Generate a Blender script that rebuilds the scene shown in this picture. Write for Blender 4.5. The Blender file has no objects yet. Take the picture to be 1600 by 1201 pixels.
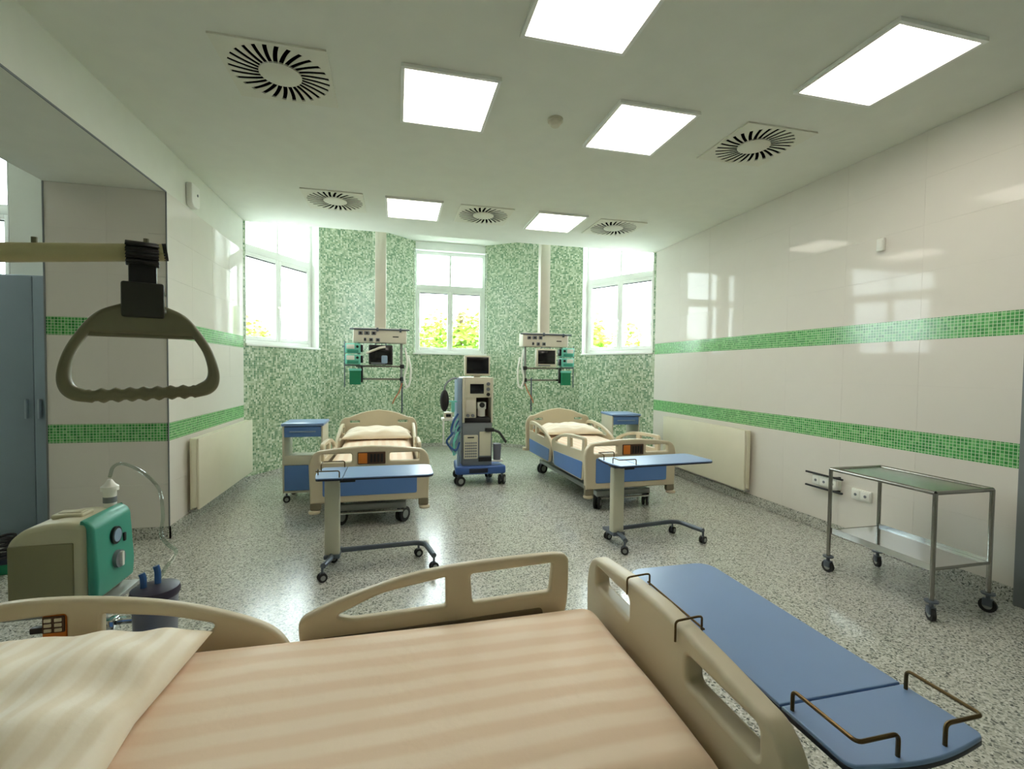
import bpy, bmesh, math, random
from mathutils import Vector, Matrix
random.seed(7)
PI = math.pi
scene = bpy.context.scene
C = scene.collection

# ------------------------------------------------------------------ camera, sky, sun, exposure
F_PX, YAW, PITCH, ROLL = 743.2, 0.23882, 0.03124, 0.01176
CAM_Z = 1.43
def camera_axes():
    f = Vector((math.sin(YAW)*math.cos(PITCH), math.cos(YAW)*math.cos(PITCH), -math.sin(PITCH)))
    r = Vector((math.cos(YAW), -math.sin(YAW), 0)); u = r.cross(f)
    return (r*math.cos(ROLL)+u*math.sin(ROLL), -r*math.sin(ROLL)+u*math.cos(ROLL), f)
_r, _u, _f = camera_axes()
cam = bpy.data.cameras.new('camera')
cam.sensor_fit = 'HORIZONTAL'; cam.sensor_width = 36.0; cam.lens = 36.0*F_PX/1600.0; cam.clip_start = 0.02
cam_ob = bpy.data.objects.new('camera', cam); C.objects.link(cam_ob)
cam_ob.matrix_world = Matrix(((_r.x, _u.x, -_f.x, 0), (_r.y, _u.y, -_f.y, 0), (_r.z, _u.z, -_f.z, CAM_Z), (0, 0, 0, 1)))
scene.camera = cam_ob

world = bpy.data.worlds.new('sky'); scene.world = world; world.use_nodes = True
bg = world.node_tree.nodes['Background']
bg.inputs['Color'].default_value = (0.90, 0.96, 1.0, 1); bg.inputs['Strength'].default_value = 13.0
sun = bpy.data.lights.new('sun', 'SUN'); sun.energy = 6.0; sun.angle = 0.02; sun.color = (1.0, 0.95, 0.85)
sun_ob = bpy.data.objects.new('sun', sun); C.objects.link(sun_ob)
sun_ob.rotation_euler = (math.radians(38), math.radians(-12), 0)      # from behind the building, onto the trees
LAMP = 8.5
scene.view_settings.view_transform = 'Standard'; scene.view_settings.look = 'None'
scene.view_settings.exposure = 0.34; scene.view_settings.gamma = 1.0; scene.view_settings.use_curve_mapping = False
scene.cycles.use_denoising = True
scene.cycles.max_bounces = 10; scene.cycles.diffuse_bounces = 6; scene.cycles.transparent_max_bounces = 12
scene.cycles.sample_clamp_indirect = 8.0; scene.cycles.caustics_reflective = False; scene.cycles.caustics_refractive = False

# ------------------------------------------------------------------ materials
def lin(c):
    return tuple(((v/255.0)/12.92 if v <= 10 else (((v/255.0)+0.055)/1.055)**2.4) for v in c)+(1.0,)
MAT = {}
def mat(name, rgb, rough=0.5, metal=0.0, spec=0.5, bump=0.0, bscale=200.0, coat=0.0, vary=0.0):
    m = bpy.data.materials.new(name); m.use_nodes = True; nt = m.node_tree; b = nt.nodes['Principled BSDF']
    b.inputs['Base Color'].default_value = lin(rgb); b.inputs['Roughness'].default_value = rough
    b.inputs['Metallic'].default_value = metal; b.inputs['Specular IOR Level'].default_value = spec
    b.inputs['Coat Weight'].default_value = coat
    tc = nt.nodes.new('ShaderNodeTexCoord')
    n = nt.nodes.new('ShaderNodeTexNoise'); n.inputs['Scale'].default_value = bscale; n.inputs['Detail'].default_value = 3
    nt.links.new(tc.outputs['Object'], n.inputs['Vector'])
    if bump:
        bp = nt.nodes.new('ShaderNodeBump'); bp.inputs['Strength'].default_value = bump; bp.inputs['Distance'].default_value = 0.002
        nt.links.new(n.outputs['Fac'], bp.inputs['Height']); nt.links.new(bp.outputs['Normal'], b.inputs['Normal'])
    v = vary or 0.04
    n2 = nt.nodes.new('ShaderNodeTexNoise'); n2.inputs['Scale'].default_value = 6.0; nt.links.new(tc.outputs['Object'], n2.inputs['Vector'])
    mr = nt.nodes.new('ShaderNodeMapRange'); mr.inputs['To Min'].default_value = 1-v; mr.inputs['To Max'].default_value = 1+v
    nt.links.new(n2.outputs['Fac'], mr.inputs['Value'])
    mx = nt.nodes.new('ShaderNodeMix'); mx.data_type = 'RGBA'; mx.blend_type = 'MULTIPLY'; mx.inputs['Factor'].default_value = 1
    mx.inputs['A'].default_value = lin(rgb); nt.links.new(mr.outputs['Result'], mx.inputs['B'])
    nt.links.new(mx.outputs['Result'], b.inputs['Base Color'])
    MAT[name] = m; return m
def emit(name, rgb, s):
    m = bpy.data.materials.new(name); m.use_nodes = True; b = m.node_tree.nodes['Principled BSDF']
    b.inputs['Base Color'].default_value = lin((240, 240, 240)); b.inputs['Emission Color'].default_value = lin(rgb)
    b.inputs['Emission Strength'].default_value = s; MAT[name] = m; return m
def clear(name, tint=(255, 255, 255), refl=0.12, rough=0.02):
    m = bpy.data.materials.new(name); m.use_nodes = True; nt = m.node_tree; nt.nodes.clear()
    o = nt.nodes.new('ShaderNodeOutputMaterial'); t = nt.nodes.new('ShaderNodeBsdfTransparent'); t.inputs['Color'].default_value = lin(tint)
    g = nt.nodes.new('ShaderNodeBsdfGlossy'); g.inputs['Roughness'].default_value = rough
    lw = nt.nodes.new('ShaderNodeLayerWeight'); pw = nt.nodes.new('ShaderNodeMath'); pw.operation = 'POWER'; pw.inputs[1].default_value = 4.0
    nt.links.new(lw.outputs['Facing'], pw.inputs[0]); fr = nt.nodes.new('ShaderNodeMath'); fr.operation = 'MULTIPLY_ADD'; fr.inputs[1].default_value = 0.8; fr.inputs[2].default_value = 0.04
    nt.links.new(pw.outputs[0], fr.inputs[0])
    mx = nt.nodes.new('ShaderNodeMixShader'); nt.links.new(fr.outputs[0], mx.inputs['Fac'])
    nt.links.new(t.outputs[0], mx.inputs[1]); nt.links.new(g.outputs[0], mx.inputs[2]); nt.links.new(mx.outputs[0], o.inputs['Surface'])
    MAT[name] = m; return m
def mosaic(name, pitch, cols, grout, axes=('X', 'Z'), rough=0.2, gap=0.10):
    """little square tiles: object coordinates cut in cells, one colour out of cols for each cell, grout between"""
    m = bpy.data.materials.new(name); m.use_nodes = True; nt = m.node_tree; b = nt.nodes['Principled BSDF']; N = nt.nodes.new; Lk = nt.links.new
    tc = N('ShaderNodeTexCoord'); sx = N('ShaderNodeSeparateXYZ'); Lk(tc.outputs['Object'], sx.inputs[0])
    fl, mk = [], []
    for a in axes:
        d = N('ShaderNodeMath'); d.operation = 'DIVIDE'; d.inputs[1].default_value = pitch; Lk(sx.outputs[a], d.inputs[0])
        f = N('ShaderNodeMath'); f.operation = 'FLOOR'; Lk(d.outputs[0], f.inputs[0]); fl.append(f)
        r = N('ShaderNodeMath'); r.operation = 'FRACT'; Lk(d.outputs[0], r.inputs[0])
        g = N('ShaderNodeMath'); g.operation = 'GREATER_THAN'; g.inputs[1].default_value = gap; Lk(r.outputs[0], g.inputs[0]); mk.append(g)
    cv = N('ShaderNodeCombineXYZ'); Lk(fl[0].outputs[0], cv.inputs[0]); Lk(fl[1].outputs[0], cv.inputs[1])
    wn = N('ShaderNodeTexWhiteNoise'); wn.noise_dimensions = '2D'; Lk(cv.outputs[0], wn.inputs['Vector'])
    cr = N('ShaderNodeValToRGB'); cr.color_ramp.interpolation = 'CONSTANT'
    e = cr.color_ramp.elements
    while len(e) < len(cols): e.new(0.5)
    for i, (p, c) in enumerate(cols): e[i].position = p; e[i].color = lin(c)
    Lk(wn.outputs['Value'], cr.inputs['Fac'])
    mm = N('ShaderNodeMath'); mm.operation = 'MULTIPLY'; Lk(mk[0].outputs[0], mm.inputs[0]); Lk(mk[1].outputs[0], mm.inputs[1])
    mx = N('ShaderNodeMix'); mx.data_type = 'RGBA'; mx.inputs['A'].default_value = lin(grout)
    Lk(mm.outputs[0], mx.inputs['Factor']); Lk(cr.outputs['Color'], mx.inputs['B']); Lk(mx.outputs['Result'], b.inputs['Base Color'])
    bp = N('ShaderNodeBump'); bp.inputs['Strength'].default_value = 0.3; bp.inputs['Distance'].default_value = 0.001
    Lk(mm.outputs[0], bp.inputs['Height']); Lk(bp.outputs['Normal'], b.inputs['Normal'])
    b.inputs['Roughness'].default_value = rough
    MAT[name] = m; return m
def terrazzo(name):
    m = bpy.data.materials.new(name); m.use_nodes = True; nt = m.node_tree; b = nt.nodes['Principled BSDF']; N = nt.nodes.new; Lk = nt.links.new
    tc = N('ShaderNodeTexCoord')
    v = N('ShaderNodeTexVoronoi'); v.inputs['Scale'].default_value = 125; v.inputs['Randomness'].default_value = 1.0
    Lk(tc.outputs['Object'], v.inputs['Vector'])
    sp = N('ShaderNodeSeparateColor'); Lk(v.outputs['Color'], sp.inputs[0])
    cr = N('ShaderNodeValToRGB'); cr.color_ramp.interpolation = 'CONSTANT'; e = cr.color_ramp.elements
    cols = [(0.0, (92, 96, 92)), (0.08, (130, 133, 126)), (0.20, (164, 164, 154)), (0.42, (188, 187, 178)), (0.70, (200, 200, 193)), (0.93, (216, 216, 211))]
    while len(e) < len(cols): e.new(0.5)
    for i, (p, c) in enumerate(cols): e[i].position = p; e[i].color = lin(c)
    Lk(sp.outputs[0], cr.inputs['Fac'])
    Lk(cr.outputs['Color'], b.inputs['Base Color'])
    n = N('ShaderNodeTexNoise'); n.inputs['Scale'].default_value = 3.0; Lk(tc.outputs['Object'], n.inputs['Vector'])
    mr = N('ShaderNodeMapRange'); mr.inputs['To Min'].default_value = 0.14; mr.inputs['To Max'].default_value = 0.26
    Lk(n.outputs['Fac'], mr.inputs['Value']); Lk(mr.outputs['Result'], b.inputs['Roughness'])
    b.inputs['Specular IOR Level'].default_value = 0.5
    MAT[name] = m; return m
def stripes(name, c1, c2, axis, pitch):
    """damask bed linen: soft satin stripes along one axis and a fine crumple"""
    m = bpy.data.materials.new(name); m.use_nodes = True; nt = m.node_tree; b = nt.nodes['Principled BSDF']; N = nt.nodes.new; Lk = nt.links.new
    tc = N('ShaderNodeTexCoord'); sx = N('ShaderNodeSeparateXYZ'); Lk(tc.outputs['Object'], sx.inputs[0])
    no = N('ShaderNodeTexNoise'); no.inputs['Scale'].default_value = 2.5; Lk(tc.outputs['Object'], no.inputs['Vector'])
    ml = N('ShaderNodeMath'); ml.operation = 'MULTIPLY_ADD'; ml.inputs[1].default_value = 0.05; Lk(no.outputs['Fac'], ml.inputs[0]); Lk(sx.outputs[axis], ml.inputs[2])
    d = N('ShaderNodeMath'); d.operation = 'MULTIPLY'; d.inputs[1].default_value = 2*PI/pitch; Lk(ml.outputs[0], d.inputs[0])
    s = N('ShaderNodeMath'); s.operation = 'SINE'; Lk(d.outputs[0], s.inputs[0])
    mr = N('ShaderNodeMapRange'); mr.inputs['From Min'].default_value = -0.5; mr.inputs['From Max'].default_value = 0.5; Lk(s.outputs[0], mr.inputs['Value'])
    mx = N('ShaderNodeMix'); mx.data_type = 'RGBA'; mx.inputs['A'].default_value = lin(c1); mx.inputs['B'].default_value = lin(c2)
    Lk(mr.outputs['Result'], mx.inputs['Factor']); Lk(mx.outputs['Result'], b.inputs['Base Color'])
    r2 = N('ShaderNodeMapRange'); r2.inputs['To Min'].default_value = 0.55; r2.inputs['To Max'].default_value = 0.85
    Lk(mr.outputs['Result'], r2.inputs['Value']); Lk(r2.outputs['Result'], b.inputs['Roughness'])
    n3 = N('ShaderNodeTexNoise'); n3.inputs['Scale'].default_value = 22; n3.inputs['Detail'].default_value = 4; Lk(tc.outputs['Object'], n3.inputs['Vector'])
    bp = N('ShaderNodeBump'); bp.inputs['Strength'].default_value = 0.25; bp.inputs['Distance'].default_value = 0.006
    Lk(n3.outputs['Fac'], bp.inputs['Height']); Lk(bp.outputs['Normal'], b.inputs['Normal'])
    b.inputs['Sheen Weight'].default_value = 0.2
    MAT[name] = m; return m

mat('plaster', (226, 228, 218), 0.9, bump=0.05)
mat('plaster_grey', (205, 208, 206), 0.9)
mat('tile', (224, 219, 211), 0.045, spec=0.16, vary=0.015)
mat('grout', (218, 213, 205), 0.9)
mat('white_frame', (238, 240, 236), 0.35)
mat('white_plastic', (235, 235, 228), 0.4)
mat('bed_beige', (200, 188, 162), 0.42, bump=0.06, bscale=900)
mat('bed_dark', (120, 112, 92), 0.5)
mat('bed_blue', (88, 126, 186), 0.35)
mat('table_blue', (126, 156, 202), 0.30)
mat('edge_dark', (24, 34, 54), 0.5)
mat('column_beige', (205, 202, 182), 0.4)
mat('chassis_grey', (150, 154, 150), 0.4, 0.3)
mat('base_grey', (96, 104, 116), 0.35, 0.5)
mat('black', (20, 20, 22), 0.45)
mat('shade_black', (8, 8, 8), 0.95, spec=0.0)  # stands in for the shade behind the vent slots
mat('vent_plate', (224, 224, 210), 0.8)
mat('rubber', (30, 30, 32), 0.7)
mat('steel', (152, 150, 144), 0.22, 1.0)
mat('chrome', (205, 207, 208), 0.12, 1.0)
mat('bronze_wire', (98, 80, 52), 0.35, 0.9)
mat('orange', (206, 118, 40), 0.45)
mat('brown', (70, 46, 30), 0.5)
mat('radiator', (232, 226, 204), 0.35)
mat('screen', (16, 16, 20), 0.12)
mat('teal', (60, 148, 128), 0.38)
mat('teal_light', (120, 205, 190), 0.4)
mat('green_box', (12, 120, 84), 0.45)
mat('device_beige', (206, 202, 182), 0.45)
mat('pump_beige', (196, 191, 162), 0.5)
mat('pump_shade', (140, 136, 104), 0.55)
mat('device_grey', (118, 124, 130), 0.45)
mat('device_bluegrey', (140, 162, 186), 0.4)
mat('machine_blue', (56, 92, 158), 0.4)
mat('console', (214, 208, 194), 0.45)
mat('handle_grey', (126, 122, 96), 0.45)
mat('pole_beige', (196, 188, 142), 0.35)
mat('buckle', (52, 52, 44), 0.5)
mat('purple_lid', (48, 42, 62), 0.4)
mat('canister_grey', (112, 114, 126), 0.35)
mat('wardrobe', (146, 164, 178), 0.45)
mat('wardrobe_handle', (176, 192, 204), 0.35, 0.3)
mat('door_grey', (120, 124, 126), 0.5)
mat('bark', (84, 66, 48), 0.9)
mat('leaf', (140, 172, 62), 0.6, vary=0.25)
mat('lawn', (104, 106, 92), 0.9, vary=0.2)
mat('tube_red', (196, 120, 84), 0.4)
mat('tube_blue', (40, 84, 140), 0.4)
clear('pane_glass', (246, 252, 250))
clear('tube_clear', (228, 234, 230))
emit('lamp_face', (255, 246, 232), LAMP)
mosaic('mosaic_wall', 0.026, [(0.0, (110, 144, 112)), (0.18, (142, 166, 134)), (0.38, (164, 182, 150)), (0.62, (188, 202, 174)), (0.86, (212, 220, 200))], (194, 202, 180), gap=0.07, rough=0.25)
mosaic('mosaic_band', 0.0222, [(0.0, (58, 142, 70)), (0.3, (76, 162, 84)), (0.62, (92, 176, 96)), (0.9, (118, 192, 116))], (196, 222, 184), rough=0.16, gap=0.16)
mosaic('mosaic_band_y', 0.0222, [(0.0, (58, 142, 70)), (0.3, (76, 162, 84)), (0.62, (92, 176, 96)), (0.9, (118, 192, 116))], (196, 222, 184), axes=('Y', 'Z'), rough=0.16, gap=0.16)
terrazzo('terrazzo')
LIN1, LIN2 = (244, 221, 196), (239, 211, 184)
stripes('linen', LIN1, LIN2, 'X', 0.085)
stripes('linen_pillow', (246, 235, 216), (240, 226, 203), 'Y', 0.05)

# ------------------------------------------------------------------ mesh helpers
class MB:
    def __init__(s): s.bm = bmesh.new()
    def box(s, x0, x1, y0, y1, z0, z1, M=None):
        vs = [s.bm.verts.new(Vector(p)) for p in ((x0,y0,z0),(x1,y0,z0),(x1,y1,z0),(x0,y1,z0),(x0,y0,z1),(x1,y0,z1),(x1,y1,z1),(x0,y1,z1))]
        if M:
            for v in vs: v.co = M @ v.co
        for f in ((3,2,1,0),(4,5,6,7),(0,1,5,4),(1,2,6,5),(2,3,7,6),(3,0,4,7)): s.bm.faces.new([vs[i] for i in f])
        return s
    def rbox(s, x0, x1, y0, y1, z0, z1, r=0.01, seg=3, M=None):
        t = MB().box(x0, x1, y0, y1, z0, z1)
        bmesh.ops.bevel(t.bm, geom=list(t.bm.edges), offset=r, segments=seg, affect='EDGES', profile=0.5)
        if M: bmesh.ops.transform(t.bm, matrix=M, verts=t.bm.verts)
        return s.join(t)
    def join(s, t):
        me = bpy.data.meshes.new('tmp'); t.bm.to_mesh(me); s.bm.from_mesh(me); bpy.data.meshes.remove(me); t.bm.free(); return s
    def cyl(s, p, q, r, r2=None, n=20):
        p, q = Vector(p), Vector(q); d = q-p; L = d.length
        M = Matrix.Translation((p+q)/2) @ d.to_track_quat('Z', 'Y').to_matrix().to_4x4()
        bmesh.ops.create_cone(s.bm, cap_ends=True, segments=n, radius1=r, radius2=r if r2 is None else r2, depth=L, matrix=M); return s
    def sph(s, c, r, sc=(1,1,1), n=16, M=None):
        T = Matrix.Translation(c) @ Matrix.Diagonal((sc[0], sc[1], sc[2], 1))
        bmesh.ops.create_uvsphere(s.bm, u_segments=n, v_segments=max(6, n//2), radius=r, matrix=(M or Matrix()) @ T); return s
    def tube(s, pts, r, n=10, fil=0.0, fseg=5):
        P = [Vector(p) for p in pts]
        if fil:
            Q = [P[0]]
            for i in range(1, len(P)-1):
                a, b, c = P[i-1], P[i], P[i+1]; u, v = (a-b), (c-b); k = min(fil, u.length*0.49, v.length*0.49)
                a2, c2 = b+u.normalized()*k, b+v.normalized()*k
                for j in range(fseg+1):
                    t = j/fseg; Q.append(a2*(1-t)**2 + b*2*t*(1-t) + c2*t*t)
            Q.append(P[-1]); P = Q
        rings = []; up = None
        for i, p in enumerate(P):
            d = (P[min(i+1, len(P)-1)]-P[max(i-1, 0)]).normalized()
            if up is None: up = Vector((0,0,1)) if abs(d.z) < 0.9 else Vector((1,0,0))
            e1 = d.cross(up).normalized(); up = e1.cross(d).normalized()
            rings.append([s.bm.verts.new(p + r*(math.cos(2*PI*k/n)*e1 + math.sin(2*PI*k/n)*up)) for k in range(n)])
        for a, b in zip(rings, rings[1:]):
            for k in range(n): s.bm.faces.new((a[k], a[(k+1)%n], b[(k+1)%n], b[k]))
        s.bm.faces.new(rings[0][::-1]); s.bm.faces.new(rings[-1]); return s
    def lathe(s, prof, c=(0,0,0), n=28):
        rings = [[s.bm.verts.new(Vector(c)+Vector((max(r,1e-4)*math.cos(2*PI*k/n), max(r,1e-4)*math.sin(2*PI*k/n), z))) for k in range(n)] for r, z in prof]
        for a, b in zip(rings, rings[1:]):
            for k in range(n): s.bm.faces.new((a[k], a[(k+1)%n], b[(k+1)%n], b[k]))
        s.bm.faces.new(rings[0][::-1]); s.bm.faces.new(rings[-1]); return s
    def prism(s, poly, z0, z1, M=None):
        a = [s.bm.verts.new(Vector((x, y, z0))) for x, y in poly]; b = [s.bm.verts.new(Vector((x, y, z1))) for x, y in poly]
        if M:
            for v in a+b: v.co = M @ v.co
        n = len(poly); s.bm.faces.new(a[::-1]); s.bm.faces.new(b)
        for i in range(n): s.bm.faces.new((a[i], a[(i+1)%n], b[(i+1)%n], b[i]))
        return s
    def mesh(s, name, smooth=True):
        bmesh.ops.recalc_face_normals(s.bm, faces=s.bm.faces)
        me = bpy.data.meshes.new(name); s.bm.to_mesh(me); s.bm.free()
        if smooth:
            me.polygons.foreach_set('use_smooth', [True]*len(me.polygons)); me.set_sharp_from_angle(angle=math.radians(35))
        return me
def ob(name, m, material=None, parent=None, loc=(0,0,0), rot=(0,0,0), label=None, cat=None, group=None, kind=None):
    me = m.mesh(name) if isinstance(m, MB) else m
    if material and not me.materials: me.materials.append(MAT[material])
    o = bpy.data.objects.new(name, me); C.objects.link(o); o.location = loc; o.rotation_euler = rot
    if parent: o.parent = parent
    return tag(o, label, cat, group, kind)
def tag(o, label=None, cat=None, group=None, kind=None):
    for k, v in (('label', label), ('category', cat), ('group', group), ('kind', kind)):
        if v: o[k] = v
    return o
def thing(name, label, cat, loc=(0,0,0), rz=0.0, group=None, kind=None):
    o = bpy.data.objects.new(name, None); C.objects.link(o); o.location = loc; o.rotation_euler = (0, 0, rz); o.empty_display_size = 0.1
    return tag(o, label, cat, group, kind)
def copy_tree(o, parent=None):
    c = o.copy(); C.objects.link(c); c.parent = parent
    for ch in list(o.children): copy_tree(ch, c)
    return c
def rounded(pts, r, seg=6):
    """rounded 2-D polygon; r is one radius or one for each corner"""
    out = []; n = len(pts)
    for i in range(n):
        a, b, c = Vector(pts[i-1]), Vector(pts[i]), Vector(pts[(i+1)%n]); k = r[i] if isinstance(r, (list, tuple)) else r
        if k <= 0: out.append(tuple(b)); continue
        u, v = a-b, c-b; k = min(k, u.length*0.49, v.length*0.49); p, q = b+u.normalized()*k, b+v.normalized()*k
        for j in range(seg+1):
            t = j/seg; w = p*(1-t)**2 + b*2*t*(1-t) + q*t*t; out.append((w.x, w.y))
    return out
def smooth_pts(pts, n=6):
    """Catmull-Rom through open points"""
    P = [Vector(p) for p in pts]; P = [P[0]*2-P[1]]+P+[P[-1]*2-P[-2]]; out = []
    for i in range(1, len(P)-2):
        for j in range(n):
            t = j/n; a, b, c, d = P[i-1:i+3]
            w = 0.5*((2*b)+(c-a)*t+(2*a-5*b+4*c-d)*t*t+(3*b-a-3*c+d)*t**3); out.append(tuple(w))
    out.append(tuple(P[-2])); return out
def plate(outline, holes=(), thick=0.03, bevel=0.006, axis='XZ', res=2):
    """flat plate with holes and softened edges; outline in (u,v), thickness centred; axis says which plane u,v span"""
    cu = bpy.data.curves.new('plate', 'CURVE'); cu.dimensions = '2D'; cu.fill_mode = 'BOTH'
    cu.extrude = thick/2-bevel; cu.bevel_depth = bevel; cu.bevel_resolution = res; cu.offset = -bevel
    for loop in [outline]+list(holes):
        sp = cu.splines.new('POLY'); sp.points.add(len(loop)-1); sp.use_cyclic_u = True
        for p, (x, y) in zip(sp.points, loop): p.co = (x, y, 0, 1)
    o = bpy.data.objects.new('plate', cu); C.objects.link(o)
    dg = bpy.context.evaluated_depsgraph_get(); dg.update()
    me = bpy.data.meshes.new_from_object(o.evaluated_get(dg)); bpy.data.objects.remove(o); bpy.data.curves.remove(cu)
    M = {'XY': Matrix(), 'XZ': Matrix.Rotation(PI/2, 4, 'X'),
         'YZ': Matrix(((0,0,1,0),(1,0,0,0),(0,1,0,0),(0,0,0,1)))}[axis]
    me.transform(M); me.polygons.foreach_set('use_smooth', [True]*len(me.polygons)); me.set_sharp_from_angle(angle=math.radians(40)); me.materials.clear()
    return me

# ------------------------------------------------------------------ the room
XL, XR, ZC, YE, YB = -1.82, 3.77, 3.21, 6.45, -2.5
ZA = 3.74                                            # ceiling over the window bay
A, B, CC = Vector((XL, YE)), Vector((-1.11, 7.67)), Vector((0.30, 8.85))
SX = (XL+XR)                                          # mirror: x -> SX - x
mir = lambda p: Vector((SX-p.x, p.y))
BAY = [A, B, CC, mir(CC), mir(B), mir(A)]
XP = -2.65                                            # far face of the wide opening beside the room
YP = 4.46
XA, YA, ZAD = -7.0, 5.6, 3.75                         # the neighbouring room seen through the opening

fl = MB()
fl.prism([(XR+0.3, YB), (XR+0.3, YE)]+[tuple(p) for p in BAY[::-1]]+[(XL-0.15, YE), (XL-0.15, YA+0.3), (XA, YA+0.3), (XA, YB)], -0.12, 0.0)
ob('floor', fl, 'terrazzo', label='grey and cream speckled terrazzo floor', kind='structure')
ob('ceiling', MB().box(XL-0.05, XR+0.1, YB, 6.52, ZC, ZC+0.12).box(XL-0.05, XR+0.1, 6.40, 6.52, ZC+0.12, ZA+0.1), 'plaster', kind='structure', label='flat white plaster ceiling with square lamps and vents')
ob('ceiling_bay', MB().prism([tuple(p) for p in [A+Vector((-.3, -.1))]+[B+Vector((-.3, .3)), CC+Vector((-.2, .4)), mir(CC)+Vector((.2, .4)), mir(B)+Vector((.3, .3)), mir(A)+Vector((.3, -.1))]], ZA, ZA+0.1), 'plaster', kind='structure', label='raised white ceiling over the window bay')

tiles_cache = {}
def tile_wall(parent, axis, face, u0, u1, bands, tile_w, sgn):
    """white tiles and mosaic bands on a wall. axis 'Y': wall runs along y, its face at x=face looking sgn; axis 'X' the other way.
    bands: list of (z0, z1, rows) of tiles or (z0, z1, 0) for a mosaic band"""
    T = 0.012
    def put(name, ua, ub, za, zb, m, jit):
        key = (axis, round(ub-ua, 4), round(zb-za, 4), m)
        if key not in tiles_cache:
            w, h = (ub-ua)/2, (zb-za)/2
            b = MB().box(-w, w, -T/2, T/2, -h, h) if axis == 'X' else MB().box(-T/2, T/2, -w, w, -h, h)
            if m == 'tile': bmesh.ops.bevel(b.bm, geom=list(b.bm.edges), offset=0.0006, segments=1, affect='EDGES')
            me = b.mesh(name, smooth=False); me.materials.append(MAT[m]); tiles_cache[key] = me
        o = bpy.data.objects.new(name, tiles_cache[key]); C.objects.link(o); o.parent = parent
        off = sgn*(0.009-T/2)
        uc, zc = (ua+ub)/2, (za+zb)/2
        o.location = (uc, face+off, zc) if axis == 'X' else (face+off, uc, zc)
        if jit:
            j = lambda: random.uniform(-0.0016, 0.0016)
            o.rotation_euler = (j(), 0, j()) if axis == 'X' else (0, j(), j())
    n = max(1, round((u1-u0)/tile_w)); w = (u1-u0)/n; g = 0.0007
    for z0, z1, rows in bands:
        if rows == 0: put('mosaic_band', u0, u1, z0, z1, 'mosaic_band' if axis == 'X' else 'mosaic_band_y', False); continue
        h = (z1-z0)/rows
        for i in range(n):
            for k in range(rows): put('tile', u0+i*w+g, u0+(i+1)*w-g, z0+k*h+g, z0+(k+1)*h-g, 'tile', True)

YD = 2.10
wr = ob('wall_right', MB().box(XR+0.0012, XR+0.16, YD, YE+0.1, 0, ZC+0.1), 'grout', kind='structure', label='white glossy tiled wall with two green mosaic bands')
tile_wall(wr, 'Y', XR+0.009, YD, YE, [(0.10, 0.85, 2), (0.85, 1.005, 0), (1.005, 1.685, 2), (1.685, 1.84, 0), (1.84, ZC, 4)], 0.60, -1)
ob('trim_1', MB().rbox(XR-0.03, XR+0.1, 2.0, YD, 0, ZC, 0.004), 'door_grey', kind='structure', label='grey metal jamb at the end of the tiled wall')
ob('wall_entrance', MB().box(XR+0.03, XR+0.16, YB, 2.0, 0, ZC+0.1), 'plaster_grey', kind='structure', label='plain painted wall beside the tiled wall')
ob('wall_back', MB().box(XA, XR+0.16, YB-0.15, YB, 0, ZAD+0.1), 'plaster', kind='structure', label='plain wall behind the beds')
# left side: thin tiled wall, end wall of the opening, header above it
wl = ob('wall_left', MB().box(XL-0.13, XL-0.0012, YP+0.009, YE+0.05, 0, ZC+0.6), 'grout', kind='structure', label='short tiled wall with a radiator beside the window bay')
LB = [(0.10, 0.81, 2), (0.81, 0.958, 0), (0.958, 1.66, 2), (1.66, 1.803, 0), (1.803, 2.84, 3)]
tile_wall(wl, 'Y', XL-0.009, YP, YE, LB, 0.5, 1)
we = ob('wall_opening_end', MB().box(XP, XL-0.13, YP+0.0012, YP+0.12, 0, ZAD), 'grout', kind='structure', label='narrow tiled wall end facing the beds')
tile_wall(we, 'X', YP+0.009, XP, XL-0.006, LB, 0.415, -1)
ob('wall_left_upper', MB().box(XL-0.13, XL-0.001, YP, YE, 2.843, ZC+0.02), 'plaster', kind='structure', label='plaster strip above the short tiled wall')
ob('wall_header', MB().box(XP, XL, YB, YP, 2.84, ZAD+0.05), 'plaster', kind='structure', label='deep plaster header over the wide opening')
ob('wall_left_near', MB().box(XP, XL, YB, 0.2, 0, 2.84), 'plaster', kind='structure', label='plain wall closing the wide opening')
ob('trim_2', MB().box(XL-0.004, XL+0.004, YP-0.006, YP+0.002, 0.1, 2.84).box(XL-0.004, XL+0.004, 0.2, YP-0.006, 2.832, 2.842), 'door_grey', kind='structure', label='thin metal corner strip around the wide opening')
ob('trim_3', MB().box(XP-0.006, XP+0.004, YP-0.006, YP+0.006, 0.1, 2.84), 'door_grey', kind='structure', label='thin metal corner strip on the far edge of the wall end')
# neighbouring room
ob('wall_neighbour_left', MB().box(XA-0.15, XA, YB, YA+0.3, 0, ZAD+0.1), 'plaster', kind='structure', label='plain wall of the neighbouring room')
ob('ceiling_neighbour', MB().box(XA, XP+0.02, YB, YA+0.3, ZAD, ZAD+0.1).box(XP, XL-0.02, YP, YA+0.3, ZAD, ZAD+0.1), 'plaster', kind='structure', label='white ceiling of the neighbouring room')
NW0, NW1 = -4.95, -3.60
ob('wall_neighbour_far', MB().box(XA, NW0, YA, YA+0.2, 0, ZAD).box(NW1, XL-0.13, YA, YA+0.2, 0, ZAD).box(NW0, NW1, YA, YA+0.2, 0, 1.70).box(NW0, NW1, YA, YA+0.2, 3.60, ZAD), 'plaster', kind='structure', label='plain white far wall of the neighbouring room')
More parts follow.
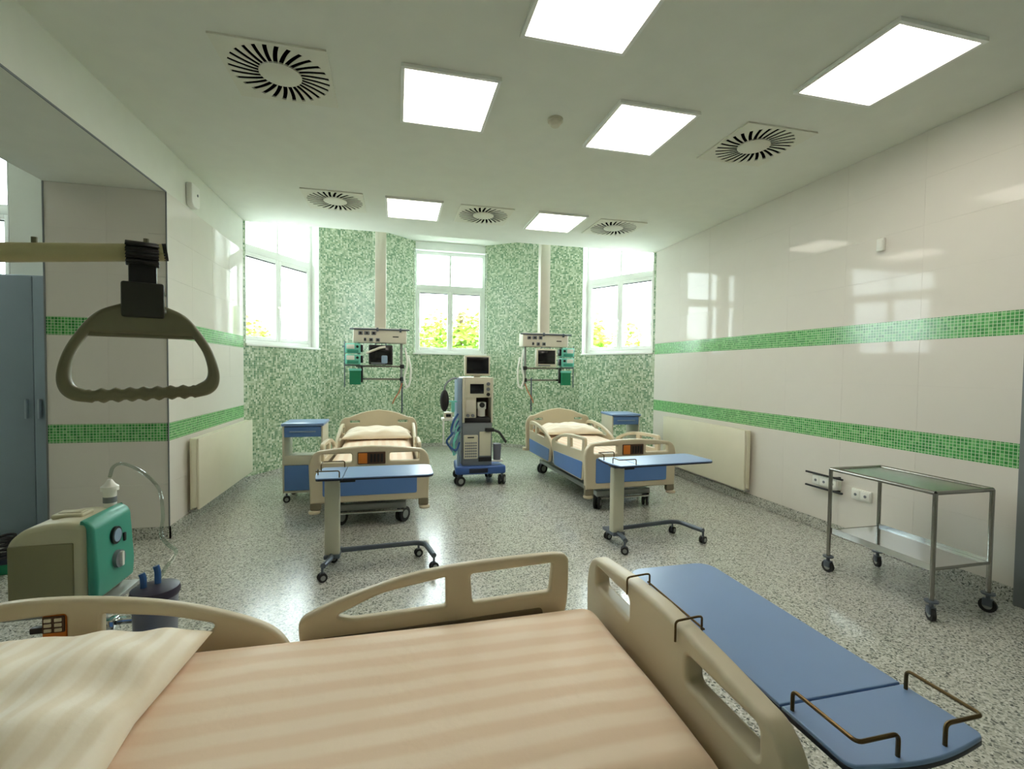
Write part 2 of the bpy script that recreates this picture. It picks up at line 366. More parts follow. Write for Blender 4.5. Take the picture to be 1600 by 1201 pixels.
# coved skirting
sk = MB().box(XR-0.012, XR, YD, YE, 0, 0.10)
bmesh.ops.bevel(sk.bm, geom=list(sk.bm.edges), offset=0.004, segments=2, affect='EDGES')
ob('baseboard_right', sk, 'terrazzo', kind='structure', label='speckled skirting along the tiled wall')
ob('baseboard_left', MB().box(XL, XL+0.012, YP-0.012, YE, 0, 0.10).box(XP, XL+0.012, YP-0.012, YP, 0, 0.10), 'terrazzo', kind='structure', label='speckled skirting around the short tiled wall')

# ------------------------------------------------------------------ window bay
WIN_W, WIN_Z0, WIN_Z1, TRANS = 1.34, 1.70, 3.60, 2.93
def window(n, origin, ang, u0, label):
    """window in a wall whose local x runs along the wall and local +y out of the room"""
    w = thing('window_%d' % n, label, 'window', (origin[0], origin[1], 0), ang, kind='structure')
    u1, d0, d1 = u0+WIN_W, 0.13, 0.20
    rv = MB().box(u0-0.002, u0+0.008, 0.001, d1, WIN_Z0, WIN_Z1).box(u1-0.008, u1+0.002, 0.001, d1, WIN_Z0, WIN_Z1).box(u0, u1, 0.001, d1, WIN_Z1-0.008, WIN_Z1+0.002)
    ob('reveal', rv, 'white_frame', w)
    if n < 4: ob('lintel', MB().box(u0-0.002, u1+0.002, 0.03, d1, WIN_Z1, ZA), 'white_frame', w)
    ob('window_sill', MB().rbox(u0-0.01, u1+0.01, -0.02, d0+0.01, WIN_Z0-0.012, WIN_Z0+0.018, 0.005, 2), 'white_frame', w)
    a, b = u0+0.008, u1-0.008; z0, z1 = WIN_Z0+0.018, WIN_Z1-0.008; t = 0.055; m = (a+b)/2
    ob('window_frame', MB().rbox(a, a+t, d0, d1, z0, z1, 0.006, 2).rbox(b-t, b, d0, d1, z0, z1, 0.006, 2).rbox(a+t, b-t, d0, d1, z1-t, z1, 0.006, 2).rbox(a+t, b-t, d0, d1, z0, z0+t, 0.006, 2), 'white_frame', w)
    ob('transom', MB().rbox(a+t, b-t, d0-0.01, d1, TRANS-0.05, TRANS+0.05, 0.006, 2), 'white_frame', w)
    for k, (p, q) in enumerate(((a+t, m), (m, b-t))):          # two casements below, two fixed lights above
        s = 0.05; y0, y1 = d0-0.012, d0+0.04
        sash = ob('sash', MB().rbox(p, p+s, y0, y1, z0+t, TRANS-0.05, 0.005, 2).rbox(q-s, q, y0, y1, z0+t, TRANS-0.05, 0.005, 2).rbox(p+s, q-s, y0, y1, z0+t, z0+t+s, 0.005, 2).rbox(p+s, q-s, y0, y1, TRANS-0.05-s, TRANS-0.05, 0.005, 2), 'white_frame', w)
        ob('gasket', MB().box(p+s, q-s, y0+0.012, y1-0.01, TRANS-0.05-s-0.012, TRANS-0.05-s), 'black', sash)
        ob('pane', MB().box(p+s, q-s, d0+0.012, d0+0.018, z0+t+s, TRANS-0.05-s-0.006), 'pane_glass', sash)
        g = 0.02
        ob('upper_pane', MB().box(p+(g if k else 0), q-(0 if k else g), d0+0.03, d0+0.036, TRANS+0.05, z1-t), 'pane_glass', w)
        if k == 0: ob('window_handle', MB().rbox(q-0.02, q+0.004, y0-0.03, y0, 2.22, 2.25, 0.003, 2).rbox(q-0.014, q-0.002, y0-0.04, y0-0.028, 2.10, 2.25, 0.003, 2), 'white_plastic', sash)
    ob('upper_mullion', MB().rbox(m-0.02, m+0.02, d0+0.005, d1, TRANS+0.05, z1-t, 0.004, 2), 'white_frame', w)
    return w
def bay_wall(name, p, q, win=None, label=''):
    d = q-p; L = d.length; ang = math.atan2(d.y, d.x); e = 0.04; T = 0.20
    m = MB()
    if win is None: m.box(-e, L+e, 0, T, 0, ZA)
    else:
        m.box(-e, win, 0, T, 0, ZA).box(win+WIN_W, L+e, 0, T, 0, ZA).box(win, win+WIN_W, 0, T, 0, WIN_Z0)
    ob(name, m, 'mosaic_wall', loc=(p.x, p.y, 0), rot=(0, 0, ang), kind='structure', label=label)
    ob('baseboard_'+name[5:], MB().box(0.0, L, -0.012, 0.0, 0, 0.06), 'terrazzo', loc=(p.x, p.y, 0), rot=(0, 0, ang), kind='structure')
    return ang, L
names = ['wall_bay_left', 'wall_bay_left_slant', 'wall_bay_centre', 'wall_bay_right_slant', 'wall_bay_right']
wn = 1
for i, nm in enumerate(names):
    p, q = BAY[i], BAY[i+1]; L = (q-p).length
    u = (L-WIN_W)/2 if i in (0, 2, 4) else None
    ang, L = bay_wall(nm, p, q, u, 'green and white glass mosaic wall of the window bay')
    if u is not None:
        window(wn, p, ang, u, ['white framed window in the bay beside the short tiled wall', '', 'white framed window in the middle of the mosaic bay', '', 'white framed window in the bay beside the long tiled wall'][i]); wn += 1
window(4, (0, YA), 0.0, NW0+0.005, 'white framed window in the neighbouring room')

# ------------------------------------------------------------------ outdoors
ob('lawn', MB().box(-60, 60, 12, 90, -1.6, -1.5), 'lawn', kind='structure', label='bright green lawn outside the windows')
def leaf_mesh(cx, cz, rx, rz, n, seed):
    rnd = random.Random(seed); b = bmesh.new()
    blobs = [(rnd.gauss(0, rx*0.45), rnd.gauss(0, rx*0.45), cz+rnd.uniform(-rz, rz)*0.6, rnd.uniform(0.35, 0.6)*rx) for _ in range(14)]
    for _ in range(n):
        bx, by, bz, br = rnd.choice(blobs)
        d = Vector((rnd.gauss(0,1), rnd.gauss(0,1), rnd.gauss(0,1))).normalized()*br*rnd.uniform(0.6, 1.0)
        c = Vector((bx, by, bz))+d; s = rnd.uniform(0.10, 0.2)
        q = Vector((rnd.gauss(0,1), rnd.gauss(0,1), rnd.gauss(0,1))).normalized().to_track_quat('Z', 'Y')
        b.faces.new([b.verts.new(c+q @ Vector(v)) for v in ((-s,0,0), (0,-s*0.55,0.02), (s,0,0), (0,s*0.55,0.02))])
    me = bpy.data.meshes.new('crown'); b.to_mesh(me); b.free(); return me
def tree(x, y, h, rx, seed, label):
    t = thing('tree', label, 'tree', (x, y, -1.5), group='trees outside the windows')
    ob('trunk', MB().tube([(0,0,0), (0.1,0,h*0.35), (0.0,0.05,h*0.7), (0.1,0.0,h*0.9)], 0.16, 8), 'bark', t)
    ob('crown', leaf_mesh(0, h*0.66, rx, h*0.36, 2600, seed), 'leaf', t)
tree(-1.2, 19, 6.0, 1.5, 1, 'yellow-green leafy tree behind the middle window')
tree(3.2, 25, 6.6, 2.0, 2, 'taller yellow-green leafy tree behind the middle window')
tree(7.0, 18, 5.6, 1.6, 3, 'young leafy tree behind the bay window by the long tiled wall')
tree(-7.5, 24, 5.2, 1.8, 4, 'leafy tree behind the bay window by the short tiled wall')

# ------------------------------------------------------------------ ceiling fittings
def ceiling_light(x, y, label, w=0.60, d=0.66, z=ZC):
    t = thing('ceiling_light', label, 'ceiling light', (x, y, z), group='square ceiling lights')
    a, b, f, h = w/2, d/2, 0.022, 0.022
    m = MB().box(-a, a, -b, -b+f, -h, 0).box(-a, a, b-f, b, -h, 0).box(-a, -a+f, -b+f, b-f, -h, 0).box(a-f, a, -b+f, b-f, -h, 0)
    ob('frame', m, 'white_frame', t); ob('diffuser_panel', MB().box(-a+f, a-f, -b+f, b-f, -h*0.6, -0.002), 'lamp_face', t)
    return t
ceiling_light(0.93, 2.17, 'square lit ceiling panel between the smoke detector and the foot of the trapeze bed')
ceiling_light(2.73, 2.23, 'square lit ceiling panel above the steel trolley by the tiled wall')
ceiling_light(0.32, 3.23, 'square lit ceiling panel between the swirl vent and the smoke detector')
ceiling_light(1.72, 3.25, 'square lit ceiling panel between the smoke detector and a swirl vent')
ceiling_light(0.18, 5.47, 'square lit ceiling panel above the bed by the radiator and short wall')
ceiling_light(1.84, 5.49, 'square lit ceiling panel between two swirl vents near the bay')
ceiling_light(-4.3, 3.6, 'added unseen ceiling panel brightening the neighbouring room', z=ZAD)  # out of view, added to lift the light in that room
NS = 28
vane_me = None
def ceiling_vent(x, y, label):
    global vane_me
    t = thing('ceiling_vent', label, 'air vent', (x, y, ZC), group='swirl air vents in the ceiling')
    a, r1, r2, h = 0.30, 0.120, 0.280, 0.011
    b = bmesh.new(); n = 56; sq = []
    for k in range(n):
        th = 2*PI*k/n; c, s = math.cos(th), math.sin(th); sc = a/max(abs(c), abs(s)); sq.append((c*sc, s*sc))
    lo = [[b.verts.new((p[0], p[1], -h)) for p in sq], [b.verts.new((r2*math.cos(2*PI*k/n), r2*math.sin(2*PI*k/n), -h)) for k in range(n)]]
    hi = [[b.verts.new((v.co.x, v.co.y, 0)) for v in ring] for ring in lo]
    for k in range(n):
        j = (k+1) % n
        b.faces.new((lo[0][k], lo[0][j], lo[1][j], lo[1][k])); b.faces.new((lo[0][k], lo[0][j], hi[0][j], hi[0][k])); b.faces.new((lo[1][k], lo[1][j], hi[1][j], hi[1][k]))
    mb = MB(); mb.bm.free(); mb.bm = b
    ob('plate', mb, 'vent_plate', t)
    ob('hub', MB().lathe([(0, 0), (r1, 0), (r1, -h), (r1-0.006, -h-0.003), (0, -h-0.003)]), 'vent_plate', t)
    ob('duct_shade', MB().lathe([(0, 0), (r2, 0), (r2, -0.002), (0, -0.002)], n=40), 'shade_black', t)  # flat disc, the dark inside of the vent put into its colour
    if vane_me is None:
        sk_, w = 0.14, 0.0240; pts = []
        dth = 2*PI/NS
        def edge(th, r, side):
            tt = th + sk_*(r-r1)/(r2-r1)
            px, py = r*math.cos(tt), r*math.sin(tt); return (px-side*w*math.sin(tt), py+side*w*math.cos(tt))
        m1, m2 = 3, 6
        q = [edge(0, r1+(r2-r1)*k/6, 0.5) for k in range(7)]
        e = [edge(dth, r1+(r2-r1)*k/6, -0.5) for k in range(7)]
        vane_me = MB().prism(q+e[::-1], -h, -h+0.004).mesh('vane', smooth=False); vane_me.materials.append(MAT['vent_plate'])
    for k in range(NS):
        o = bpy.data.objects.new('vane', vane_me); C.objects.link(o); o.parent = t; o.rotation_euler = (0, 0, 2*PI*k/NS)
    return t
ceiling_vent(-0.69, 3.20, 'square swirl air vent over the wide opening and suction pump')
ceiling_vent(2.72, 3.24, 'square swirl air vent beside the lamp near the long tiled wall')
ceiling_vent(-0.64, 5.44, 'square swirl air vent near the bay and the short tiled wall')
ceiling_vent(0.97, 5.48, 'square swirl air vent between two lamps near the bay')
ceiling_vent(2.62, 5.52, 'square swirl air vent near the bay and the long tiled wall')
sd = thing('smoke_detector', 'small round cream smoke detector on the ceiling', 'smoke detector', (1.09, 3.27, ZC))
ob('base', MB().lathe([(0, 0), (0.055, 0), (0.055, -0.018), (0, -0.018)]), 'device_beige', sd)
ob('sensor_head', MB().lathe([(0, -0.018), (0.042, -0.018), (0.042, -0.032), (0.03, -0.05), (0, -0.052)]), 'device_beige', sd)
sp = thing('wall_speaker', 'small white rounded box on the plaster above the short tiled wall', 'speaker', (XL, 4.92, 2.86))
ob('body', plate(rounded([(-0.09, 0), (0.09, 0), (0.09, 0.20), (-0.09, 0.20)], [0.06, 0.06, 0.01, 0.01]), (), 0.05, 0.008, 'YZ'), 'white_plastic', sp, (0.026, 0, 0))
ob('button', MB().cyl((0.05, 0.03, 0.12), (0.056, 0.03, 0.12), 0.012), 'door_grey', sp)
wd = thing('wall_switch', 'small white switch box high on the tiled wall', 'switch', (XR, 3.03, 2.46))
ob('body', MB().rbox(-0.025, 0, -0.03, 0.03, -0.05, 0.05, 0.006), 'white_plastic', wd); ob('rocker', MB().rbox(-0.03, -0.024, -0.02, 0.02, -0.03, 0.03, 0.002, 2), 'white_plastic', wd)

# ------------------------------------------------------------------ radiators
def radiator(x, y0, y1, z0, z1, sgn, label):
    """flat panel radiator; sgn +1: its front looks to +x"""
    r = thing('radiator', label, 'radiator', (x, (y0+y1)/2, 0)); h = (y1-y0)/2
    s = lambda a, b: (min(sgn*a, sgn*b), max(sgn*a, sgn*b))
    ob('front_panel', MB().rbox(*s(0.085, 0.105), -h, h, z0, z1, 0.006, 2), 'radiator', r)
    ob('back_panel', MB().rbox(*s(0.03, 0.045), -h, h, z0, z1, 0.005, 2), 'radiator', r)
    fin = MB()
    k = 0
    while -h+0.03+k*0.05 < h-0.03:
        fin.box(*s(0.045, 0.085), -h+0.03+k*0.05, -h+0.033+k*0.05, z0+0.03, z1-0.02); k += 1
    ob('fins', fin, 'radiator', r, kind='stuff')
    for e in (-1, 1): ob('side_cover', MB().rbox(*s(0.045, 0.085), e*h-0.006, e*h+0.006, z0+0.02, z1-0.005, 0.003, 2), 'radiator', r)
    g = MB()
    for q in range(5): g.box(*s(0.047+q*0.008, 0.051+q*0.008), -h, h, z1-0.012, z1-0.004)
    ob('top_grille', g, 'radiator', r)
    for e in (-0.7, 0.7): ob('bracket', MB().box(*s(0.0, 0.03), e*h-0.015, e*h+0.015, z0+0.08, z1-0.08), 'radiator', r)
    ob('valve', MB().cyl((sgn*0.065, -h+0.04, z0-0.03), (sgn*0.065, -h+0.04, z0), 0.012).cyl((0, -h+0.04, z0-0.02), (sgn*0.07, -h+0.04, z0-0.02), 0.009), 'chrome', r)
radiator(XL+0.001, 4.78, 6.42, 0.14, 0.78, 1, 'cream panel radiator on the short tiled wall beside the opening')
radiator(XR-0.001, 4.38, 6.0, 0.15, 0.80, -1, 'cream panel radiator on the long tiled wall behind the bed')

# ------------------------------------------------------------------ casters
def caster(parent, x, y, r, material='rubber', rz=0.0, twin=True, top=None, w=0.022):
    """swivel caster: housing with one or two wheels below it"""
    c = ob('caster', MB().cyl((0, 0, r*1.1), (0, 0, top or r*2.3), r*0.28, n=12).rbox(-r*0.55, r*0.55, -w*(0.35 if twin else 0.9), w*(0.35 if twin else 0.9), r*0.9, r*2.0, r*0.12, 2), 'base_grey', parent, (x, y, 0), (0, 0, rz))
    for s in ((-1, 1) if twin else (0,)):
        yc = s*w*0.95 if twin else 0
        ob('wheel', MB().cyl((0, yc-w/2, r), (0, yc+w/2, r), r, n=22), material, c)
        ob('hub_cap', MB().cyl((0, yc-w/2-0.002, r), (0, yc+w/2+0.002, r), r*0.55, n=16), 'chassis_grey', c)
    return c

# ------------------------------------------------------------------ beds
FOOT_OUT = [(-0.5, 0.24), (-0.513, 0.40), (-0.515, 0.58)]
def board_outline(zb, zs, zt, za, hw=0.515):
    """board with rounded shoulders: bottom zb, shoulder zs, corner top zt, crown za"""
    right = smooth_pts([(hw, zs), (hw-0.02, zs+(zt-zs)*0.55), (hw-0.065, zt-0.012), (hw-0.13, zt), (hw*0.4, (zt*0.35+za*0.65)), (0, za)], 5)
    left = [(-x, z) for x, z in right[::-1]][1:]
    return [(-hw+0.012, zb), (hw-0.012, zb)] + right + left
def slot(x0, x1, z0, z1, r=0.018): return rounded([(x0, z0), (x1, z0), (x1, z1), (x0, z1)], r)
foot_me = plate(board_outline(0.25, 0.585, 0.712, 0.742), [slot(-0.42, -0.16, 0.605, 0.678), slot(0.16, 0.42, 0.605, 0.678)], 0.060, 0.014, 'XZ', 3)
head_me = plate(board_outline(0.30, 0.66, 0.80, 0.895, 0.49), [slot(-0.36, -0.24, 0.725, 0.755, 0.012), slot(0.24, 0.36, 0.725, 0.755, 0.012)], 0.04, 0.012, 'XZ', 3)
top2 = smooth_pts([(0.062, 0.475), (0.072, 0.545), (0.066, 0.588), (0.02, 0.615), (-0.099, 0.659), (-0.289, 0.709), (-0.502, 0.734), (-0.728, 0.742), (-0.835, 0.742), (-0.868, 0.728), (-0.876, 0.69), (-0.872, 0.56), (-0.856, 0.49)], 5)
rail_foot_out = top2 + [(-0.84, 0.31), (-0.80, 0.29), (-0.05, 0.29), (0.0, 0.31)]
rail_foot_holes = [rounded([(-0.045, 0.592), (-0.19, 0.655), (-0.413, 0.691), (-0.414, 0.588), (-0.10, 0.576)], [0.02, 0.05, 0.008, 0.008, 0.02]),
                   rounded([(-0.502, 0.694), (-0.812, 0.709), (-0.802, 0.601), (-0.51, 0.59)], 0.014)]
top1 = smooth_pts([(0.125, 0.40), (0.100, 0.47), (0.098, 0.50), (0.14, 0.561), (0.215, 0.608), (0.343, 0.658), (0.484, 0.697), (0.65, 0.723), (0.793, 0.732), (0.90, 0.725), (0.95, 0.70), (0.965, 0.65), (0.96, 0.55)], 5)
rail_head_out = top1 + [(0.93, 0.31), (0.89, 0.29), (0.20, 0.29), (0.15, 0.31)]
rail_head_holes = [rounded([(0.625, 0.675), (0.45, 0.649), (0.315, 0.608), (0.335, 0.577), (0.626, 0.583)], [0.008, 0.05, 0.02, 0.02, 0.008]),
                   rounded([(0.715, 0.685), (0.92, 0.675), (0.915, 0.60), (0.715, 0.59)], 0.012)]
rail_foot_me = plate(rail_foot_out, rail_foot_holes, 0.034, 0.010, 'YZ', 3)
rail_head_me = plate(rail_head_out, rail_head_holes, 0.034, 0.010, 'YZ', 3)
ins_f = rounded([(-0.815, 0.305), (-0.03, 0.305), (-0.01, 0.47), (-0.83, 0.49)], 0.02)
ins_h = rounded([(0.17, 0.305), (0.91, 0.305), (0.935, 0.48), (0.15, 0.46)], 0.02)
ins_f_me, ins_h_me = plate(ins_f, (), 0.008, 0.002, 'YZ'), plate(ins_h, (), 0.008, 0.002, 'YZ')
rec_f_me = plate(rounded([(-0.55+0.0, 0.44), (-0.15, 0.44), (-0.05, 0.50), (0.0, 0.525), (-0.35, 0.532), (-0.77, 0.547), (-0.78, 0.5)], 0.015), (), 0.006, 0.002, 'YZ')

def make_bed(label, loc, rz, lowered=None):
    t = thing('hospital_bed', label, 'bed', loc, rz, 'hospital beds')
    fb = ob('footboard', foot_me, 'bed_beige', t, (0, -1.02, 0))
    ob('blue_insert', plate(rounded([(-0.40, 0.31), (0.40, 0.31), (0.40, 0.56), (-0.40, 0.56)], 0.02), (), 0.008, 0.002), 'bed_blue', fb, (0, -0.031, 0))
    cp = ob('control_panel', MB().rbox(-0.11, 0.125, -0.043, -0.02, 0.585, 0.69, 0.006), 'brown', fb)
    for k in range(4): ob('panel_key', MB().rbox(-0.005+k*0.03, 0.015+k*0.03, -0.046, -0.042, 0.60, 0.675, 0.002, 2), 'black', cp)
    ob('panel_label', MB().rbox(-0.105, -0.03, -0.046, -0.042, 0.592, 0.683, 0.003, 2), 'orange', cp)
    hb = ob('headboard', head_me, 'bed_beige', t, (0, 1.0, 0))
    for s in (-1, 1):
        for me, ins, nm in ((rail_foot_me, ins_f_me, 'foot_rail'), (rail_head_me, ins_h_me, 'head_rail')):
            dz = -0.26 if (lowered == s) else 0.0
            r = ob(nm, me, 'bed_beige', t, (s*(0.43+(0.02 if dz else 0)), 0, dz))
            ob('blue_insert', ins, 'bed_blue', r, (s*0.019, 0, 0))
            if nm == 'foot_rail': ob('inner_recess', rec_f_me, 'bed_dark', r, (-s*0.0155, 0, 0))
            else:
                k = ob('rail_control', MB().rbox(-0.014, 0.014, 0.716, 0.776, 0.592, 0.684, 0.004, 2), 'orange', r)
                ob('keypad', MB().rbox(-0.018, 0.018, 0.718, 0.774, 0.632, 0.682, 0.003, 2), 'brown', k)
                for a in range(2):
                    for b in range(3): ob('key', MB().rbox(-0.021, 0.021, 0.724+a*0.026, 0.742+a*0.026, 0.637+b*0.015, 0.647+b*0.015, 0.001, 1), 'column_beige', k)
                ob('lever', MB().rbox(-0.01, 0.01, 0.775, 0.81, 0.63, 0.648, 0.003, 2), 'black', k)
    ob('platform', MB().rbox(-0.40, 0.40, -0.98, 0.96, 0.36, 0.395, 0.01, 2), 'chassis_grey', t)
    ob('side_frame', MB().rbox(-0.40, -0.36, -0.97, 0.96, 0.29, 0.36, 0.006, 2).rbox(0.36, 0.40, -0.97, 0.96, 0.29, 0.36, 0.006, 2).box(-0.36, 0.36, -0.9, -0.85, 0.30, 0.35).box(-0.36, 0.36, 0.85, 0.9, 0.30, 0.35), 'chassis_grey', t)
    for s in (-1, 1):
        ob('lift_column', MB().rbox(-0.16, 0.16, s*0.52-0.07, s*0.52+0.07, 0.13, 0.36, 0.01, 2), 'chassis_grey', t)
    ob('base_frame', MB().rbox(-0.31, -0.25, -0.86, 0.86, 0.14, 0.19, 0.008, 2).rbox(0.25, 0.31, -0.86, 0.86, 0.14, 0.19, 0.008, 2).rbox(-0.31, 0.31, -0.90, -0.84, 0.13, 0.19, 0.008, 2).rbox(-0.31, 0.31, 0.84, 0.90, 0.13, 0.19, 0.008, 2).rbox(-0.2, 0.2, -0.45, 0.45, 0.10, 0.15, 0.01, 2), 'chassis_grey', t)
    ob('brake_bar', MB().cyl((-0.28, -0.93, 0.12), (0.28, -0.93, 0.12), 0.012, n=10), 'chrome', t)
    for sx in (-1, 1):
        for sy in (-1, 1):
            caster(t, sx*0.28, sy*0.86, 0.07, rz=0.9 if sy < 0 else 0.4, top=0.17)
            if sy < 0:
                ob('foot_post', MB().rbox(sx*0.46-0.045, sx*0.46+0.045, -1.045, -0.995, 0.19, 0.30, 0.012, 2), 'bed_dark', t)
                ob('bumper', MB().lathe([(0, 0.165), (0.045, 0.165), (0.05, 0.178), (0.045, 0.19), (0, 0.19)], (sx*0.47, -1.03, 0)), 'bed_beige', t)
            else:
                ob('bumper', MB().lathe([(0, 0.30), (0.045, 0.30), (0.05, 0.32), (0.045, 0.34), (0, 0.34)], (sx*0.47, 1.03, 0)), 'bed_beige', t)
    return t
BEDS = [((-0.215, 5.40, 0), 0.0), ((2.285, 5.42, 0), math.radians(2.2)), ((-0.24, 1.255, 0), PI/2)]
bed_l = make_bed('beige hospital bed with blue panels beside the short tiled wall and its cabinet', *BEDS[0])
bed_r = make_bed('beige hospital bed with blue panels along the long tiled wall radiator', *BEDS[1])
bed_f = make_bed('beige hospital bed under the trapeze handle, suction pump behind its rail', *BEDS[2], lowered=-1)

def soft_slab(w, l, h, r, amp, seed, nx=44, ny=90, crown=0.0):
    """mattress with a cover: a slab with round edges, top waved a little; base at z=0"""
    rnd = random.Random(seed); ph = [rnd.uniform(0, 6.28) for _ in range(8)]
    bm = bmesh.new(); top = []
    for j in range(ny+1):
        row = []
        for i in range(nx+1):
            u, v = -1+2*i/nx, -1+2*j/ny
            def ease(t, half):
                d = half*(1-abs(t)); return math.sqrt(max(0.0, 1-((r-d)/r)**2)) if d < r else 1.0
            uu = math.copysign(1-(1-abs(u))**1.35, u) if True else u
            vv = math.copysign(1-(1-abs(v))**1.5, v)
            e = ease(uu, w)*ease(vv, l); x, y = uu*w, vv*l
            z = h-r+r*e + crown*(1-uu*uu)*e
            z += e*amp*(math.sin(7*x+ph[0]+2*math.sin(2.1*y+ph[1]))*0.5 + math.sin(4.2*y+ph[2]+3*x)*0.4 + math.sin(13*x+2.5*y+ph[3])*0.25)
            row.append(bm.verts.new((x, y, z)))
        top.append(row)
    for j in range(ny):
        for i in range(nx): bm.faces.new((top[j][i], top[j][i+1], top[j+1][i+1], top[j+1][i]))
    per = top[0] + [r_[-1] for r_ in top[1:]] + top[-1][-2::-1] + [r_[0] for r_ in top[-2:0:-1]]
    low = [bm.verts.new((v.co.x*0.985, v.co.y*0.985, 0)) for v in per]; n = len(per)
    for k in range(n): bm.faces.new((per[k], low[k], low[(k+1)%n], per[(k+1)%n]))
    bm.faces.new(low[::-1])
    m = MB(); m.bm.free(); m.bm = bm; return m
def pillow_mesh(a, b, h, seed, n=44):
    rnd = random.Random(seed); p = [rnd.uniform(0, 6.28) for _ in range(6)]
    bm = bmesh.new()
    def pt(u, v, s):
        k = 1-0.10*(1-abs(u))*abs(v)**3; q = 1-0.10*(1-abs(v))*abs(u)**3
        x, y = u*a*q, v*b*k
        f = (max(0, 1-abs(u)**2.6)*max(0, 1-abs(v)**2.6))**0.45
        wr = 0.008*math.sin(9*u+p[0]+2*v)+0.006*math.sin(11*v+p[1]-3*u)+0.006*math.sin(17*u*v+p[2])
        return Vector((x, y, s*h*f+(wr*f if s > 0 else 0)))
    for s in (1, -0.18):
        g = [[bm.verts.new(pt(math.sin(PI/2*(-1+2*i/n)), math.sin(PI/2*(-1+2*j/n)), s)) for i in range(n+1)] for j in range(n+1)]
        for j in range(n):
            for i in range(n): bm.faces.new((g[j][i], g[j][i+1], g[j+1][i+1], g[j+1][i]))
    bmesh.ops.remove_doubles(bm, verts=bm.verts, dist=1e-5)
    zmin = min(v.co.z for v in bm.verts)
    for v in bm.verts: v.co.z -= zmin
    m = MB(); m.bm.free(); m.bm = bm; return m
def on_bed(i, lx, ly, z):
    (bx, by, _), rz = BEDS[i]; c, s = math.cos(rz), math.sin(rz); return (bx+c*lx-s*ly, by+s*lx+c*ly, z)
mat_lab = ['cream covered mattress on the bed beside the short tiled wall', 'cream covered mattress on the bed along the long tiled wall', 'peach striped mattress cover on the bed under the trapeze handle']
pil_lab = ['plump cream pillow on the bed beside the short tiled wall', 'plump cream pillow on the bed along the long tiled wall', 'striped cream pillow on the bed under the trapeze handle']
for i in range(3):
    me = soft_slab(0.395, 0.965, 0.165, 0.075, 0.006 if i < 2 else 0.0075, 11+i, crown=0.01)
    ob('mattress', me, 'linen', loc=on_bed(i, 0, -0.005, 0.396), rot=(0, 0, BEDS[i][1]), label=mat_lab[i], cat='mattress', group='mattresses on the hospital beds')
    pm = pillow_mesh(0.405 if i < 2 else 0.385, 0.27 if i < 2 else 0.32, 0.11, 21+i)
    ob('pillow', pm, 'linen_pillow', loc=on_bed(i, 0, 0.66 if i < 2 else 0.635, 0.580), rot=(0, 0, BEDS[i][1]), label=pil_lab[i], cat='pillow', group='pillows on the hospital beds')

# ------------------------------------------------------------------ overbed tables
def overbed_table(label, loc, rz, Lm, Wd, base_len, ztop=0.69):
    """column at local x=0; top runs along +x with a small flap at the column end; local y 0 is the middle of the top"""
    t = thing('overbed_table', label, 'table', loc, rz, 'blue overbed tables')
    fw = 0.19; x0 = -0.10; h = Wd/2; zt = 0.018
    bow = [(x0+0.02-0.02*math.cos(PI/2*k/8), -h+0.012+(2*h-0.024)*(k+8)/16) for k in range(-8, 9)]
    flap = rounded([(x0+0.03, -h), (x0+fw-0.003, -h), (x0+fw-0.003, h), (x0+0.03, h)] + bow[::-1], [0.012, 0, 0, 0.012]+[0]*len(bow), 4)
    main = rounded([(x0+fw+0.003, -h), (x0+Lm, -h), (x0+Lm, h), (x0+fw+0.003, h)], [0.0, 0.07, 0.07, 0.0], 8)
    for nm, o_ in (('flap_top', flap), ('table_top', main)):
        p = ob(nm, plate(o_, (), zt, 0.003, 'XY'), 'table_blue', t, (0, 0, ztop-zt/2))
        cx = sum(q[0] for q in o_)/len(o_); big = [(cx+(x-cx)*1.006+0.0, y*1.006) for x, y in o_]
        ob('edge_band', plate(big, (), zt*0.7, 0.002, 'XY'), 'edge_dark', p, (0, 0, -0.004))
    ob('top_rail', MB().rbox(x0+0.05, x0+Lm-0.12, -0.05, 0.05, ztop-zt-0.03, ztop-zt, 0.004, 2), 'base_grey', t)
    for s in (-1, 1):
        y = s*(h-0.012); e = 0.008
        ob('guard_wire', MB().tube([(x0+fw-0.02, y, ztop-0.004), (x0+fw-0.02, y, ztop+0.045), (x0+0.02, y, ztop+0.045), (x0+0.02, y-s*0.10, ztop+0.045), (x0+0.02, y-s*0.10, ztop-0.004)], 0.0042, 8, 0.014), 'bronze_wire', t)
    col = ob('column', MB().rbox(-0.045, 0.055, -0.035, 0.035, 0.09, ztop-zt-0.03, 0.012, 3), 'column_beige', t)
    ob('inner_column', MB().rbox(-0.032, 0.042, -0.028, 0.028, 0.40, ztop-zt-0.028, 0.008, 2), 'chassis_grey', col)
    ob('release_lever', MB().rbox(0.03, 0.16, -0.012, 0.012, ztop-zt-0.055, ztop-zt-0.04, 0.004, 2), 'black', t)
    yb, yf, zb = 0.13, -0.20, 0.105
    ob('base_tube', MB().tube([(-0.03, yf, zb), (-0.0, yf+0.1, zb), (0.0, yb-0.06, zb)], 0.019, 12, 0.04).tube([(0.0, yb-0.06, zb), (base_len-0.06, yb-0.02, zb), (base_len, yb-0.06, zb), (base_len+0.045, yf+0.03, zb)], 0.019, 12, 0.05).rbox(-0.05, 0.06, -0.05, 0.14, 0.085, 0.115, 0.01, 2), 'base_grey', t)
    for cx, cy in ((-0.035, yf), (0.0, yb), (base_len-0.05, yb-0.02), (base_len+0.045, yf+0.03)): caster(t, cx, cy, 0.030, 'rubber', rz=random.uniform(-0.6, 0.6), top=0.10, w=0.014)
    return t
overbed_table('blue overbed table at the foot of the bed beside the short wall', (-0.44, 3.54, 0), 0.0, 0.80, 0.37, 0.66)
